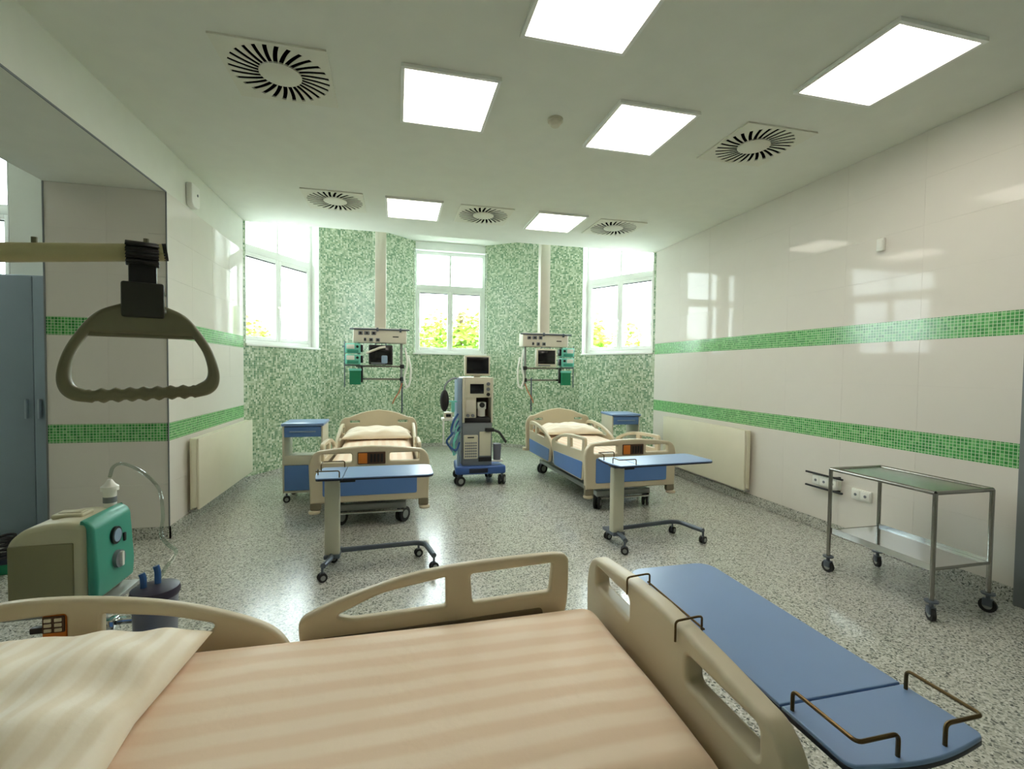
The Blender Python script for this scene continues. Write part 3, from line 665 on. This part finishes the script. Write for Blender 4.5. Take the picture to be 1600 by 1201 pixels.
overbed_table('blue overbed table at the foot of the bed along the long tiled wall', (1.76, 3.56, 0), math.radians(4), 0.92, 0.37, 0.68)
overbed_table('blue overbed table at the footboard of the bed under the trapeze handle', (1.008, 0.775, 0), PI/2, 0.925, 0.345, 0.70)

# ------------------------------------------------------------------ bedside cabinets
def bedside_cabinet(label, loc, rz=0.0):
    t = thing('bedside_cabinet', label, 'cabinet', loc, rz, 'bedside cabinets'); w, d, h = 0.20, 0.21, 0.84
    for s in (-1, 1): ob('side_panel', MB().rbox(s*w-0.018 if s > 0 else -w, w if s > 0 else -w+0.018, -d, d, 0.10, h-0.03, 0.004, 2), 'column_beige', t)
    ob('top', MB().rbox(-w-0.01, w+0.01, -d-0.015, d+0.01, h-0.03, h, 0.008, 2), 'table_blue', t)
    dr = ob('drawer', MB().rbox(-w+0.02, w-0.02, -d-0.004, d-0.03, h-0.145, h-0.04, 0.005, 2), 'bed_blue', t)
    ob('drawer_pull', MB().rbox(-0.13, 0.13, -d-0.018, -d-0.002, h-0.095, h-0.082, 0.004, 2), 'device_bluegrey', dr)
    ob('shelf', MB().rbox(-w+0.018, w-0.018, -d+0.01, d, 0.44, 0.46, 0.003, 2), 'column_beige', t)
    ob('crosspiece', MB().rbox(-w+0.018, w-0.018, -d, -d+0.018, 0.40, 0.50, 0.003, 2), 'column_beige', t)
    dd = ob('cabinet_door', MB().rbox(-w+0.02, w-0.02, -d-0.004, -d+0.014, 0.13, 0.395, 0.005, 2), 'bed_blue', t)
    ob('door_handle', MB().rbox(0.06, 0.15, -d-0.02, -d-0.003, 0.35, 0.362, 0.004, 2), 'device_bluegrey', dd)
    ob('bottom', MB().rbox(-w+0.018, w-0.018, -d+0.01, d, 0.10, 0.125, 0.003, 2), 'column_beige', t)
    ob('back_panel', MB().box(-w+0.018, w-0.018, d-0.012, d-0.002, 0.12, 0.45), 'column_beige', t)
    for sx in (-1, 1):
        for sy in (-1, 1): caster(t, sx*(w-0.035), sy*(d-0.035), 0.035, 'rubber', rz=0.2, top=0.105, w=0.016)
    return t
bedside_cabinet('beige and blue bedside cabinet on casters near the short tiled wall', (-0.955, 5.58, 0))
bedside_cabinet('beige and blue bedside cabinet behind the bed along the long tiled wall', (3.08, 6.16, 0), math.radians(-4))

# ------------------------------------------------------------------ supply pendants over the bed heads
def tubes(parent, name, lst, r, material):
    for p in lst: ob(name, MB().tube(smooth_pts(p, 8), r, 8), material, parent)
def supply_pendant(label, x, s):
    """ceiling pendant: s=-1 puts the pumps on the -x side"""
    y = 7.0
    t = thing('supply_pendant', label, 'medical pendant', (x, y, 0), 0, 'ceiling supply pendants')
    ob('ceiling_column', MB().rbox(-0.075, 0.075, -0.07, 0.07, 1.98, ZA-0.002, 0.006, 2), 'console', t)
    con = ob('console', MB().rbox(-0.36, 0.36, -0.13, 0.10, 1.78, 1.985, 0.012, 3), 'console', t)
    for i, (u, z, w) in enumerate(((-0.26, 1.91, 0.03), (-0.175, 1.912, 0.036), (-0.085, 1.912, 0.03), (-0.20, 1.822, 0.016), (-0.12, 1.82, 0.026), (-0.03, 1.82, 0.028))):
        so = ob('gas_outlet', MB().rbox(u-w, u+w, -0.140, -0.128, z-0.025, z+0.025, 0.006, 2), 'device_grey', con)
        ob('outlet_core', MB().cyl((u, -0.146, z), (u, -0.139, z), 0.016, n=14), 'black', so)
    ob('label_plate', MB().rbox(0.17, 0.25, -0.135, -0.128, 1.86, 1.875, 0.002, 1), 'black', con)
    ob('top_rail', MB().cyl((-0.40, -0.14, 1.965), (0.40, -0.14, 1.965), 0.011, n=12).rbox(-0.05, -0.02, -0.155, -0.11, 1.94, 1.99, 0.004, 2).rbox(0.26, 0.29, -0.155, -0.11, 1.93, 1.985, 0.004, 2), 'base_grey', t)
    for u in (-0.29, 0.29): ob('hanger_post', MB().rbox(u-0.018, u+0.018, -0.02, 0.02, 1.18 if u*s < 0 else 1.24, 1.79, 0.005, 2), 'chassis_grey', t)
    for z in (1.455, 1.275): ob('equipment_rail', MB().rbox(-0.33, 0.33, -0.045, -0.03, z-0.014, z+0.014, 0.003, 2).box(-0.30, -0.28, -0.03, -0.015, z-0.01, z+0.01).box(0.28, 0.30, -0.03, -0.015, z-0.01, z+0.01), 'steel', t)
    for z in (1.455, 1.275): ob('rail_clamp', MB().rbox(-s*0.30-0.03, -s*0.30+0.03, -0.07, -0.02, z-0.028, z+0.028, 0.006, 2), 'black', t)
    ob('infusion_rod', MB().cyl((-s*0.20 if s > 0 else 0.30, -0.06, 0.80), (-s*0.20 if s > 0 else 0.30, -0.06, 1.31), 0.011, n=10), 'base_grey', t)
    tubes(t, 'hose', [[(-s*0.34, -0.08, 1.72), (-s*0.37, -0.12, 1.5), (-s*0.33, -0.1, 1.3), (-s*0.36, -0.08, 1.16)], [(-s*0.38, -0.05, 1.62), (-s*0.42, -0.08, 1.42), (-s*0.40, -0.06, 1.2), (-s*0.33, -0.05, 1.14)]], 0.014, 'white_plastic')
    tubes(t, 'red_tube', [[(-s*0.30, -0.07, 1.22), (-s*0.26, -0.10, 1.1), (-s*0.20, -0.1, 1.0), (-s*0.17, -0.08, 0.93)]], 0.009, 'tube_red')
    # things hung on the pendant
    m = thing('patient_monitor', 'dark patient monitor on the pendant %s' % ('beside the short wall bed' if s < 0 else 'over the bed along the long tiled wall'), 'monitor', (x+0.02, y-0.10, 1.475), 0, 'patient monitors')
    ob('casing', MB().rbox(-0.17, 0.15, -0.05, 0.045, 0.0, 0.275, 0.014, 3), 'device_beige' if s > 0 else 'black', m)
    ob('display', MB().rbox(-0.145, 0.125, -0.056, -0.045, 0.045, 0.25, 0.004, 2), 'screen', m)
    ob('trim_keys', MB().rbox(-0.14, 0.05, -0.055, -0.045, 0.012, 0.03, 0.003, 2), 'device_grey', m)
    ob('carry_handle', MB().tube([(-0.08, 0, 0.27), (-0.08, 0, 0.305), (0.06, 0, 0.305), (0.06, 0, 0.27)], 0.010, 8, 0.015), 'device_grey', m)
    if s < 0:
        ob('support_arm', MB().tube([(-0.20, -0.07, 0.16), (-0.02, -0.085, 0.235), (0.05, -0.06, 0.25)], 0.016, 10, 0.02), 'console', m)
        ob('arm_clamp', MB().rbox(0.0, 0.08, -0.10, -0.055, 0.02, 0.13, 0.015, 3), 'device_bluegrey', m)
    where = 'near the short wall' if s < 0 else 'near the long tiled wall'
    for k in range(2):
        p = thing('infusion_pump', '%s teal and white infusion pump on the pendant rack %s' % (('lower', 'upper')[k], where), 'infusion pump', (x+s*0.36, y-0.05, 1.48+k*0.15), 0, 'infusion pumps')
        ob('pump_case', MB().rbox(-0.10, 0.10, -0.08, 0.06, 0, 0.135, 0.012, 3), 'teal_light', p)
        ob('pump_face', MB().rbox(-0.02 if s > 0 else -0.085, 0.085 if s > 0 else 0.02, -0.087, -0.078, 0.06, 0.12, 0.004, 2), 'white_plastic', p)
        ob('pump_door', MB().rbox(-0.075, 0.075, -0.088, -0.078, 0.012, 0.05, 0.004, 2), 'teal', p)
        ob('knob', MB().cyl((s*-0.06, -0.10, 0.09), (s*-0.06, -0.078, 0.09), 0.018, n=14), 'black', p)
        ob('pole_clamp', MB().rbox(-0.13 if s > 0 else 0.09, -0.09 if s > 0 else 0.13, -0.05, 0.04, 0.02, 0.12, 0.01, 2), 'black', p)
    ob('pump_rack', MB().cyl((s*0.475, -0.05, 1.16), (s*0.475, -0.05, 1.80), 0.008, n=8).rbox(s*0.475-0.03, s*0.475+0.03, -0.06, -0.035, 1.72, 1.735, 0.003, 2).rbox(min(s*0.29, s*0.475), max(s*0.29, s*0.475), -0.03, -0.01, 1.455, 1.475, 0.004, 2), 'base_grey', t)
    g = thing('suction_box', 'dark green lidded box on the pendant rail %s' % ('near the short wall' if s < 0 else 'near the long tiled wall'), 'medical box', (x+s*0.33, y-0.10, 1.20), 0, 'green boxes on the pendants')
    ob('container', MB().prism(rounded([(-0.075, -0.05), (0.075, -0.05), (0.075, 0.05), (-0.075, 0.05)], 0.02), 0.0, 0.19), 'green_box', g)
    ob('lid', MB().prism(rounded([(-0.082, -0.056), (0.082, -0.056), (0.082, 0.056), (-0.082, 0.056)], 0.02), 0.19, 0.22), 'teal_light', g)
    ob('rail_hook', MB().rbox(-0.10 if s > 0 else 0.07, -0.07 if s > 0 else 0.10, 0.0, 0.06, 0.03, 0.26, 0.006, 2), 'black', g)
supply_pendant('cream supply pendant hanging over the bed beside the short wall, pumps toward that wall', -0.22, -1)
supply_pendant('cream supply pendant hanging over the bed along the long tiled wall', 2.19, 1)

# ------------------------------------------------------------------ anaesthesia machine
am = thing('anaesthesia_machine', 'grey and blue anaesthesia machine on casters between the two beds', 'medical machine', (0.98, 5.98, 0), 0)
b_ = ob('base', plate(rounded([(-0.28, -0.26), (0.36, -0.26), (0.28, 0.26), (-0.24, 0.26)], 0.06), (), 0.10, 0.02, 'XY', 3), 'machine_blue', am, (0, 0, 0.19))
ob('base_recess', MB().rbox(-0.11, 0.12, -0.27, -0.25, 0.16, 0.215, 0.006, 2), 'edge_dark', b_, (0, 0, -0.19))
for cx, cy in ((-0.22, -0.21), (0.31, -0.20), (-0.19, 0.2), (0.22, 0.2)): caster(am, cx, cy, 0.06, 'rubber', rz=0.3 if cx < 0 else 1.1, top=0.15, w=0.026)
bd = ob('lower_cabinet', MB().rbox(-0.19, 0.18, -0.20, 0.2, 0.235, 0.77, 0.012, 2), 'device_grey', am)
bx = ob('ventilated_box', MB().rbox(-0.175, 0.0, -0.225, -0.19, 0.33, 0.62, 0.008, 2), 'device_beige', bd)
hole_me = MB().rbox(-0.0095, 0.0095, -0.002, 0.002, -0.0095, 0.0095, 0.001, 1).mesh('vent_hole', False); hole_me.materials.append(MAT['device_grey'])
for i in range(6):
    for k in range(6):
        o = bpy.data.objects.new('vent_hole', hole_me); C.objects.link(o); o.parent = bx; o.location = (-0.15+i*0.025, -0.226, 0.36+k*0.033); o.rotation_euler = (0, PI/4, 0)
ob('box_label', MB().box(-0.13, -0.05, -0.228, -0.224, 0.585, 0.6), 'black', bx)
ob('lower_door', MB().rbox(0.02, 0.165, -0.208, -0.196, 0.36, 0.66, 0.006, 2), 'device_beige', bd)
ob('lower_shelf', MB().rbox(0.01, 0.175, -0.212, -0.196, 0.29, 0.345, 0.004, 2), 'black', bd)
up = ob('upper_cabinet', MB().rbox(-0.19, -0.165, -0.20, 0.2, 0.77, 1.33, 0.006, 2).rbox(0.165, 0.19, -0.20, 0.2, 0.77, 1.33, 0.006, 2).box(-0.165, 0.165, 0.05, 0.2, 0.77, 1.33).rbox(-0.165, 0.165, -0.20, 0.06, 1.08, 1.33, 0.006, 2).rbox(-0.165, -0.02, -0.19, 0.06, 0.83, 1.085, 0.006, 2), 'device_beige', am)
ob('dark_cavity', MB().box(-0.02, 0.165, 0.02, 0.055, 0.83, 1.08), 'brown', up)
ob('black_strip', MB().rbox(-0.165, 0.165, -0.20, 0.0, 0.775, 0.83, 0.005, 2), 'black', up)
ob('absorber', MB().cyl((0.06, -0.08, 0.84), (0.06, -0.08, 0.98), 0.05).rbox(0.005, 0.115, -0.13, -0.02, 0.93, 1.02, 0.01, 2), 'white_plastic', up)
ob('gauge', MB().cyl((0.06, -0.16, 0.985), (0.06, -0.12, 0.985), 0.032), 'black', up)
ob('small_display', MB().rbox(-0.10, 0.07, -0.208, -0.196, 1.13, 1.25, 0.004, 2), 'screen', up)
for k in range(3): ob('dial', MB().cyl((0.125, -0.22, 1.12+k*0.065), (0.125, -0.198, 1.12+k*0.065), 0.022, n=16), 'device_grey' if k else 'black', up)
ob('flow_panel', MB().rbox(-0.15, -0.035, -0.198, -0.188, 0.90, 1.05, 0.004, 2), 'console', up)
for k in range(2): ob('vaporiser_knob', MB().cyl((-0.125+k*0.06, -0.22, 0.86), (-0.125+k*0.06, -0.19, 0.86), 0.02, n=16), 'device_grey', up)
mo = ob('monitor', MB().rbox(-0.165, 0.155, -0.16, -0.08, 1.35, 1.60, 0.012, 3).rbox(-0.04, 0.04, -0.11, -0.07, 1.31, 1.37, 0.006, 2), 'device_beige', am)
ob('monitor_screen', MB().rbox(-0.14, 0.135, -0.166, -0.155, 1.375, 1.58, 0.004, 2), 'screen', mo)
ob('side_column', MB().rbox(-0.255, -0.19, -0.17, 0.12, 0.72, 1.32, 0.012, 3), 'device_bluegrey', am)
ob('side_strut', MB().rbox(-0.245, -0.215, -0.16, -0.10, 0.235, 0.72, 0.006, 2), 'device_bluegrey', am)
arm = ob('bag_arm', MB().tube([(-0.22, -0.1, 1.31), (-0.30, -0.15, 1.32), (-0.38, -0.18, 1.27), (-0.41, -0.18, 1.21), (-0.41, -0.18, 1.17)], 0.012, 8, 0.04), 'device_grey', am)
ob('breathing_bag', MB().sph((-0.41, -0.18, 1.045), 0.058, (0.95, 0.95, 2.3), 18), 'rubber', arm)
sh = ob('side_tray', MB().rbox(-0.44, -0.25, -0.20, -0.04, 0.80, 0.83, 0.006, 2).rbox(-0.43, -0.41, -0.19, -0.17, 0.50, 0.80, 0.004, 2).rbox(-0.42, -0.30, -0.19, -0.17, 0.495, 0.51, 0.003, 2), 'white_plastic', am)
ob('tray_box', MB().rbox(-0.41, -0.31, -0.18, -0.07, 0.83, 0.90, 0.008, 2), 'device_beige', sh); ob('tray_gauge', MB().rbox(-0.39, -0.33, -0.185, -0.178, 0.845, 0.88, 0.003, 2), 'black', sh)
ob('tray_post', MB().rbox(-0.32, -0.28, -0.15, -0.10, 0.90, 1.02, 0.006, 2).rbox(-0.36, -0.24, -0.14, -0.11, 1.02, 1.04, 0.004, 2), 'teal_light', sh)
rnd = random.Random(5)
for k in range(9):
    z0 = 0.88-0.028*k; q = rnd.uniform(-0.03, 0.03)
    tubes(am, 'breathing_hose', [[(-0.24, -0.15-q, z0), (-0.31+q, -0.24+q, z0-0.08), (-0.34+q*1.5, -0.22, z0-0.20-q), (-0.28, -0.20+q, z0-0.27), (-0.22, -0.15, z0-0.16+q)]], 0.013, ('tube_blue', 'device_bluegrey', 'teal_light')[k % 3])
clip = ob('clip_arm', MB().rbox(0.09, 0.20, -0.24, -0.19, 0.66, 0.705, 0.008, 2).tube([(0.19, -0.2, 0.68), (0.27, -0.2, 0.65), (0.32, -0.2, 0.58), (0.36, -0.2, 0.52)], 0.016, 8, 0.02), 'black', am)
ob('suction_jar', MB().lathe([(0, 0.30), (0.045, 0.30), (0.052, 0.45), (0.05, 0.50), (0, 0.51)], (0.255, -0.15, 0)), 'canister_grey', am)
ob('jar_bracket', MB().rbox(0.18, 0.33, -0.19, -0.11, 0.275, 0.30, 0.006, 2), 'white_plastic', am)

# ------------------------------------------------------------------ steel trolley
tr = thing('steel_trolley', 'stainless steel two shelf trolley against the long tiled wall', 'trolley', (3.255, 2.41, 0), 0)
hx, hy, zt = 0.225, 0.34, 0.745
for sx in (-1, 1):
    for sy in (-1, 1):
        ob('leg', MB().cyl((sx*hx, sy*hy, 0.105), (sx*hx, sy*hy, zt), 0.0125, n=16), 'steel', tr)
        c = caster(tr, sx*hx, sy*hy, 0.042, 'rubber', rz=random.uniform(0.6, 1.9), twin=False, top=0.11, w=0.02)
        ob('buffer', MB().lathe([(0, 0.108), (0.033, 0.108), (0.035, 0.113), (0.033, 0.118), (0, 0.118)]), 'base_grey', c)
ob('top_frame', MB().tube([(-hx, -hy, zt), (hx, -hy, zt)], 0.0125, 14).tube([(-hx, hy, zt), (hx, hy, zt)], 0.0125, 14).tube([(-hx, -hy, zt), (-hx, hy, zt)], 0.0125, 14).tube([(hx, -hy, zt), (hx, hy, zt)], 0.0125, 14), 'steel', tr)
ob('top_shelf', MB().rbox(-hx+0.01, hx-0.01, -hy+0.01, hy-0.01, zt-0.006, zt+0.002, 0.002, 1), 'steel', tr)
for sy in (-1, 1): ob('lower_rail', MB().cyl((-hx, sy*hy, 0.30), (hx, sy*hy, 0.30), 0.009, n=12), 'steel', tr)
ob('lower_shelf', MB().rbox(-hx+0.008, hx-0.008, -hy, hy, 0.300, 0.306, 0.002, 1).box(-hx+0.004, -hx+0.008, -hy, hy, 0.285, 0.325).box(hx-0.008, hx-0.004, -hy, hy, 0.285, 0.325), 'chrome', tr)

# sockets low on the tiled wall
def socket_box(label, y, z, n, rails):
    t = thing('wall_socket', label, 'socket', (XR, y, z)); w = 0.085*n/2
    ob('back_box', MB().rbox(-0.02 if not rails else -0.05, 0, -w, w, -0.045, 0.045, 0.005, 2), 'white_plastic', t)
    f = -0.021 if not rails else -0.051
    for k in range(n):
        o = ob('socket', MB().rbox(f-0.006, f+0.002, -w+0.006+k*0.085, -w+0.079+k*0.085, -0.036, 0.036, 0.004, 2), 'white_plastic', t)
        ob('socket_hole', MB().cyl((f-0.008, -w+0.0425+k*0.085, 0), (f-0.005, -w+0.0425+k*0.085, 0), 0.012, n=14), 'device_grey', o)
    if rails:
        for s in (-1, 1): ob('bumper_rail', MB().rbox(-0.07, -0.05, -w-0.06, w+0.06, s*0.06-0.008, s*0.06+0.008, 0.004, 2).box(-0.052, 0, -w+0.01, -w+0.03, s*0.06-0.006, s*0.06+0.006), 'black', t)
socket_box('white socket box between two black rails behind the trolley leg', 3.44, 0.46, 3, True)
socket_box('flat white double socket low on the tiled wall behind the trolley', 3.12, 0.42, 2, False)

# ------------------------------------------------------------------ suction pump on its stand, behind the near bed rail
st = thing('pump_stand', 'grey rolling stand under the suction pump behind the bed rail', 'stand', (-1.28, 2.30, 0), 0)
ob('shelf', MB().rbox(-0.16, 0.17, -0.14, 0.14, 0.455, 0.475, 0.006, 2), 'chassis_grey', st)
ob('pole', MB().cyl((0, 0, 0.10), (0, 0, 0.457), 0.022), 'steel', st)
for k in range(5):
    a_ = 2*PI*k/5+0.3
    ob('base_leg', MB().tube([(0, 0, 0.13), (0.10*math.cos(a_), 0.10*math.sin(a_), 0.12), (0.24*math.cos(a_), 0.24*math.sin(a_), 0.085)], 0.018, 10, 0.03), 'base_grey', st)
    caster(st, 0.24*math.cos(a_), 0.24*math.sin(a_), 0.032, 'rubber', rz=a_, top=0.085, w=0.015)
ob('jar_bracket', MB().rbox(0.15, 0.31, -0.20, -0.17, 0.43, 0.455, 0.006, 2).rbox(0.14, 0.17, -0.20, 0.0, 0.43, 0.455, 0.006, 2).rbox(0.22, 0.25, -0.24, -0.19, 0.42, 0.47, 0.006, 2), 'chrome', st)
sp = thing('suction_pump', 'beige suction pump with teal control panel and two dials', 'suction pump', (-1.28, 2.30, 0.4755), 0)
# body profile in (x,z): sloping top, then the teal front turned to +x
bodyp = rounded([(-0.155, 0.0), (0.112, 0.0), (0.112, 0.325), (0.02, 0.345), (-0.10, 0.325), (-0.155, 0.27)], [0.01, 0.01, 0.02, 0.06, 0.06, 0.03], 5)
body = ob('body', plate(bodyp, (), 0.25, 0.02, 'XZ', 3), 'pump_beige', sp)
ob('side_panel', MB().rbox(-0.145, 0.065, -0.130, -0.118, 0.015, 0.262, 0.004, 2), 'pump_shade', body)
ob('top_handle', MB().rbox(-0.06, 0.05, -0.04, 0.04, 0.332, 0.352, 0.008, 3).rbox(-0.045, 0.035, -0.02, 0.02, 0.348, 0.356, 0.003, 2), 'pump_beige', body)
fr = ob('control_panel', plate(rounded([(0.112, 0.02), (0.145, 0.03), (0.150, 0.10), (0.137, 0.318), (0.118, 0.342), (0.085, 0.348), (0.108, 0.32)], [0.006, 0.01, 0.02, 0.03, 0.02, 0.01, 0.01], 4), (), 0.272, 0.012, 'XZ', 3), 'teal', sp)
for z, m_ in ((0.245, 'black'), (0.145, 'device_grey')):
    g = ob('dial', MB().cyl((0.138, 0.0, z), (0.150 if z > 0.2 else 0.162, 0.0, z), 0.036, n=24), m_, fr)
    ob('dial_face', MB().cyl((0.149, 0.0, z), (0.153, 0.0, z), 0.027, n=24) if z > 0.2 else MB().rbox(0.158, 0.172, -0.008, 0.008, z-0.03, z+0.03, 0.003, 2), 'device_bluegrey' if z > 0.2 else 'white_plastic', g)
ob('power_switch', MB().rbox(0.14, 0.15, 0.055, 0.07, 0.20, 0.235, 0.002, 2), 'black', fr)
fl_ = ob('filter', MB().lathe([(0, -0.02), (0.024, -0.02), (0.024, 0.06), (0.032, 0.062), (0.032, 0.08), (0.02, 0.09), (0.008, 0.11), (0, 0.11)]), 'white_plastic', sp, (0.065, 0.12, 0.345))
ob('filter_band', MB().lathe([(0, 0.01), (0.0245, 0.01), (0.0245, 0.035), (0, 0.035)]), 'device_grey', fl_)
jar = thing('suction_canister', 'grey suction canister with dark lid and blue connectors', 'canister', (-0.895, 2.07, 0.30), 0)
ob('jar', MB().lathe([(0, 0), (0.062, 0), (0.068, 0.02), (0.074, 0.25), (0, 0.25)]), 'canister_grey', jar)
lid = ob('lid', MB().lathe([(0, 0.25), (0.078, 0.25), (0.082, 0.262), (0.078, 0.28), (0.05, 0.286), (0, 0.288)]), 'purple_lid', jar)
for dx, dy, h in ((0.0, 0.02, 0.07), (-0.035, -0.01, 0.055)): ob('connector', MB().tube([(dx, dy, 0.285), (dx, dy, 0.285+h*0.7), (dx-0.006, dy, 0.285+h)], 0.011, 10, 0.01), 'tube_blue', lid)
hs = MB().tube(smooth_pts([(-1.215, 2.42, 0.94), (-1.20, 2.42, 0.985), (-1.15, 2.40, 1.0), (-1.06, 2.36, 0.965), (-0.985, 2.32, 0.90), (-0.955, 2.28, 0.80), (-0.945, 2.24, 0.73), (-0.905, 2.20, 0.70), (-0.86, 2.16, 0.68), (-0.875, 2.11, 0.64), (-0.895, 2.09, 0.60), (-0.895, 2.09, 0.64-0.0)], 8), 0.007, 10)
ob('suction_hose', hs, 'tube_clear', label='clear plastic hose arching from pump filter to canister', cat='hose')

# ------------------------------------------------------------------ trapeze pole and grab handle
TRZ, TLEN = 0.391, 0.925
tp = thing('trapeze_pole', 'cream tubular trapeze pole reaching over the mattress from the bed head', 'pole', (-1.33, 0.80, 0), TRZ)
bar = lambda d: 1.667-(TLEN-d)*0.15
ob('tube', MB().tube([(0, 0, 0.30), (0, 0, 1.45), (0.06, 0, bar(0.06)), (0.30, 0, bar(0.30)), (TLEN, 0, bar(TLEN))], 0.0178, 18, 0.08, 8), 'pole_beige', tp)
ob('end_cap', MB().cyl((TLEN-0.002, 0, bar(TLEN)), (TLEN+0.005, 0, bar(TLEN)+0.001), 0.0181, n=18), 'black', tp)
for u in (TLEN-0.195, TLEN-0.03): ob('stop_pin', MB().cyl((u, 0, bar(u)+0.012), (u, 0, bar(u)+0.028), 0.005, n=10), 'handle_grey', tp)
ob('socket_sleeve', MB().cyl((0, 0, 0.28), (0, 0, 0.42), 0.024), 'chassis_grey', tp)
ob('bed_bracket', MB().rbox(-0.02, 0.06, -0.03, 0.03, 0.30, 0.335, 0.006, 2), 'chassis_grey', tp)
gh = thing('grab_handle', 'olive grey plastic grab handle on black strap from the pole', 'grab handle', (-0.508, 1.139, 1.358), TRZ)
gh.scale = (1.07, 1.19, 1.19)
outl = smooth_pts([(-0.03, 0.166), (-0.066, 0.150), (-0.090, 0.124), (-0.113, 0.085), (-0.124, 0.045), (-0.120, 0.018), (-0.104, 0.003), (-0.08, -0.002)], 6)
low = [(-0.08+0.165*k/40, -0.002+0.005*k/40-0.0022*math.cos(k*2*PI/5)) for k in range(1, 40)]
outr = smooth_pts([(0.085, 0.003), (0.108, 0.009), (0.122, 0.024), (0.124, 0.05), (0.112, 0.088), (0.090, 0.124), (0.066, 0.150), (0.03, 0.166)], 6)
hl = smooth_pts([(-0.078, 0.114), (-0.098, 0.082), (-0.105, 0.05), (-0.101, 0.028), (-0.085, 0.019)], 5)
lowi = [(-0.085+0.168*k/40, 0.019+0.006*k/40+0.002*math.cos(k*2*PI/5)) for k in range(1, 40)]
hr = smooth_pts([(0.083, 0.025), (0.100, 0.036), (0.104, 0.055), (0.096, 0.085), (0.078, 0.114)], 5)
ob('handle_loop', plate(outl+low+outr, [hl+lowi+hr], 0.026, 0.007, 'XZ', 3), 'handle_grey', gh)
ob('top_web', plate([(-0.082, 0.108), (0.082, 0.108), (0.066, 0.145), (0.03, 0.162), (-0.03, 0.162), (-0.066, 0.145)], (), 0.014, 0.003), 'handle_grey', gh, (0, 0, 0))
bk = ob('strap_buckle', MB().rbox(-0.033, 0.033, -0.018, 0.018, 0.142, 0.202, 0.004, 2), 'buckle', gh)
ob('buckle_pin', MB().cyl((0.033, -0.01, 0.155), (0.036, -0.01, 0.155), 0.005, n=10).cyl((0.033, -0.01, 0.185), (0.036, -0.01, 0.185), 0.004, n=10), 'chrome', bk)
strap = MB().rbox(-0.019, 0.019, -0.006, 0.006, 0.198, 0.240, 0.002, 2)
lp = []
for k in range(25):
    a_ = -PI/2-0.25 + (2*PI+0.5)*k/24
    lp.append((0.0195*math.cos(a_), 0.0195*math.sin(a_)))
for k in range(24):
    (y0, z0), (y1, z1) = lp[k], lp[k+1]
    q = [strap.bm.verts.new(v) for v in ((-0.024, y0, 0.2535+z0), (0.024, y0, 0.2535+z0), (0.026, y1, 0.2535+z1), (-0.026, y1, 0.2535+z1))]
    strap.bm.faces.new(q)
st_ = ob('strap', strap, 'black', gh)
so = st_.modifiers.new('thick', 'SOLIDIFY'); so.thickness = 0.003; so.offset = 1

# wire bracket hooked on the footboard
wb = thing('wire_hook_rack', 'thin bronze wire rack hooked over the footboard by the overbed table', 'wire rack', (0.78, 1.275, 0.742), 0)
for s in (-1, 1): ob('hook', MB().tube([(-0.036, s*0.14, -0.05), (-0.036, s*0.14, 0.007), (0.034, s*0.14, 0.012), (0.046, s*0.14, 0.010), (0.046, s*0.14, -0.03)], 0.0032, 8, 0.012), 'bronze_wire', wb)
ob('cross_wire', MB().cyl((0.046, -0.15, -0.02), (0.046, 0.15, -0.02), 0.0032, n=8), 'bronze_wire', wb)

# ------------------------------------------------------------------ seen through the wide opening
wdp = thing('wardrobe', 'blue-grey double door wardrobe in the neighbouring room', 'wardrobe', (-2.91, 4.95, 0), 0)
ob('carcass', MB().rbox(-0.62, 0.62, -0.18, 0.30, 0.0, 2.16, 0.004, 2), 'wardrobe', wdp)
for s in (-1, 1):
    d = ob('door', MB().rbox(0.002 if s > 0 else -0.618, 0.618 if s > 0 else -0.002, -0.20, -0.182, 0.06, 2.15, 0.004, 2), 'wardrobe', wdp)
    ob('handle', MB().rbox(s*0.045-0.008, s*0.045+0.008, -0.228, -0.200, 0.98, 1.14, 0.005, 2), 'wardrobe_handle', d)
cs = thing('floor_case', 'low dark green case on the floor of the wide opening', 'case', (-2.62, 3.98, 0), 0.2)
ob('body', MB().rbox(-0.17, 0.13, -0.10, 0.12, 0.0, 0.085, 0.012, 2), 'green_box', cs); ob('lid', MB().rbox(-0.172, 0.132, -0.102, 0.122, 0.07, 0.088, 0.006, 2), 'edge_dark', cs)
cp_ = []
for k in range(90):
    a_ = k*0.42; r_ = 0.075+0.018*math.sin(k*1.7); cp_.append((-2.63+r_*1.2*math.cos(a_), 3.98+r_*0.8*math.sin(a_), 0.098+0.0016*k+0.008*math.sin(k*0.9)))
ob('cable_coil', MB().tube(smooth_pts(cp_, 3), 0.009, 7), 'rubber', label='tangled black cable coil lying on the green case', cat='cable')
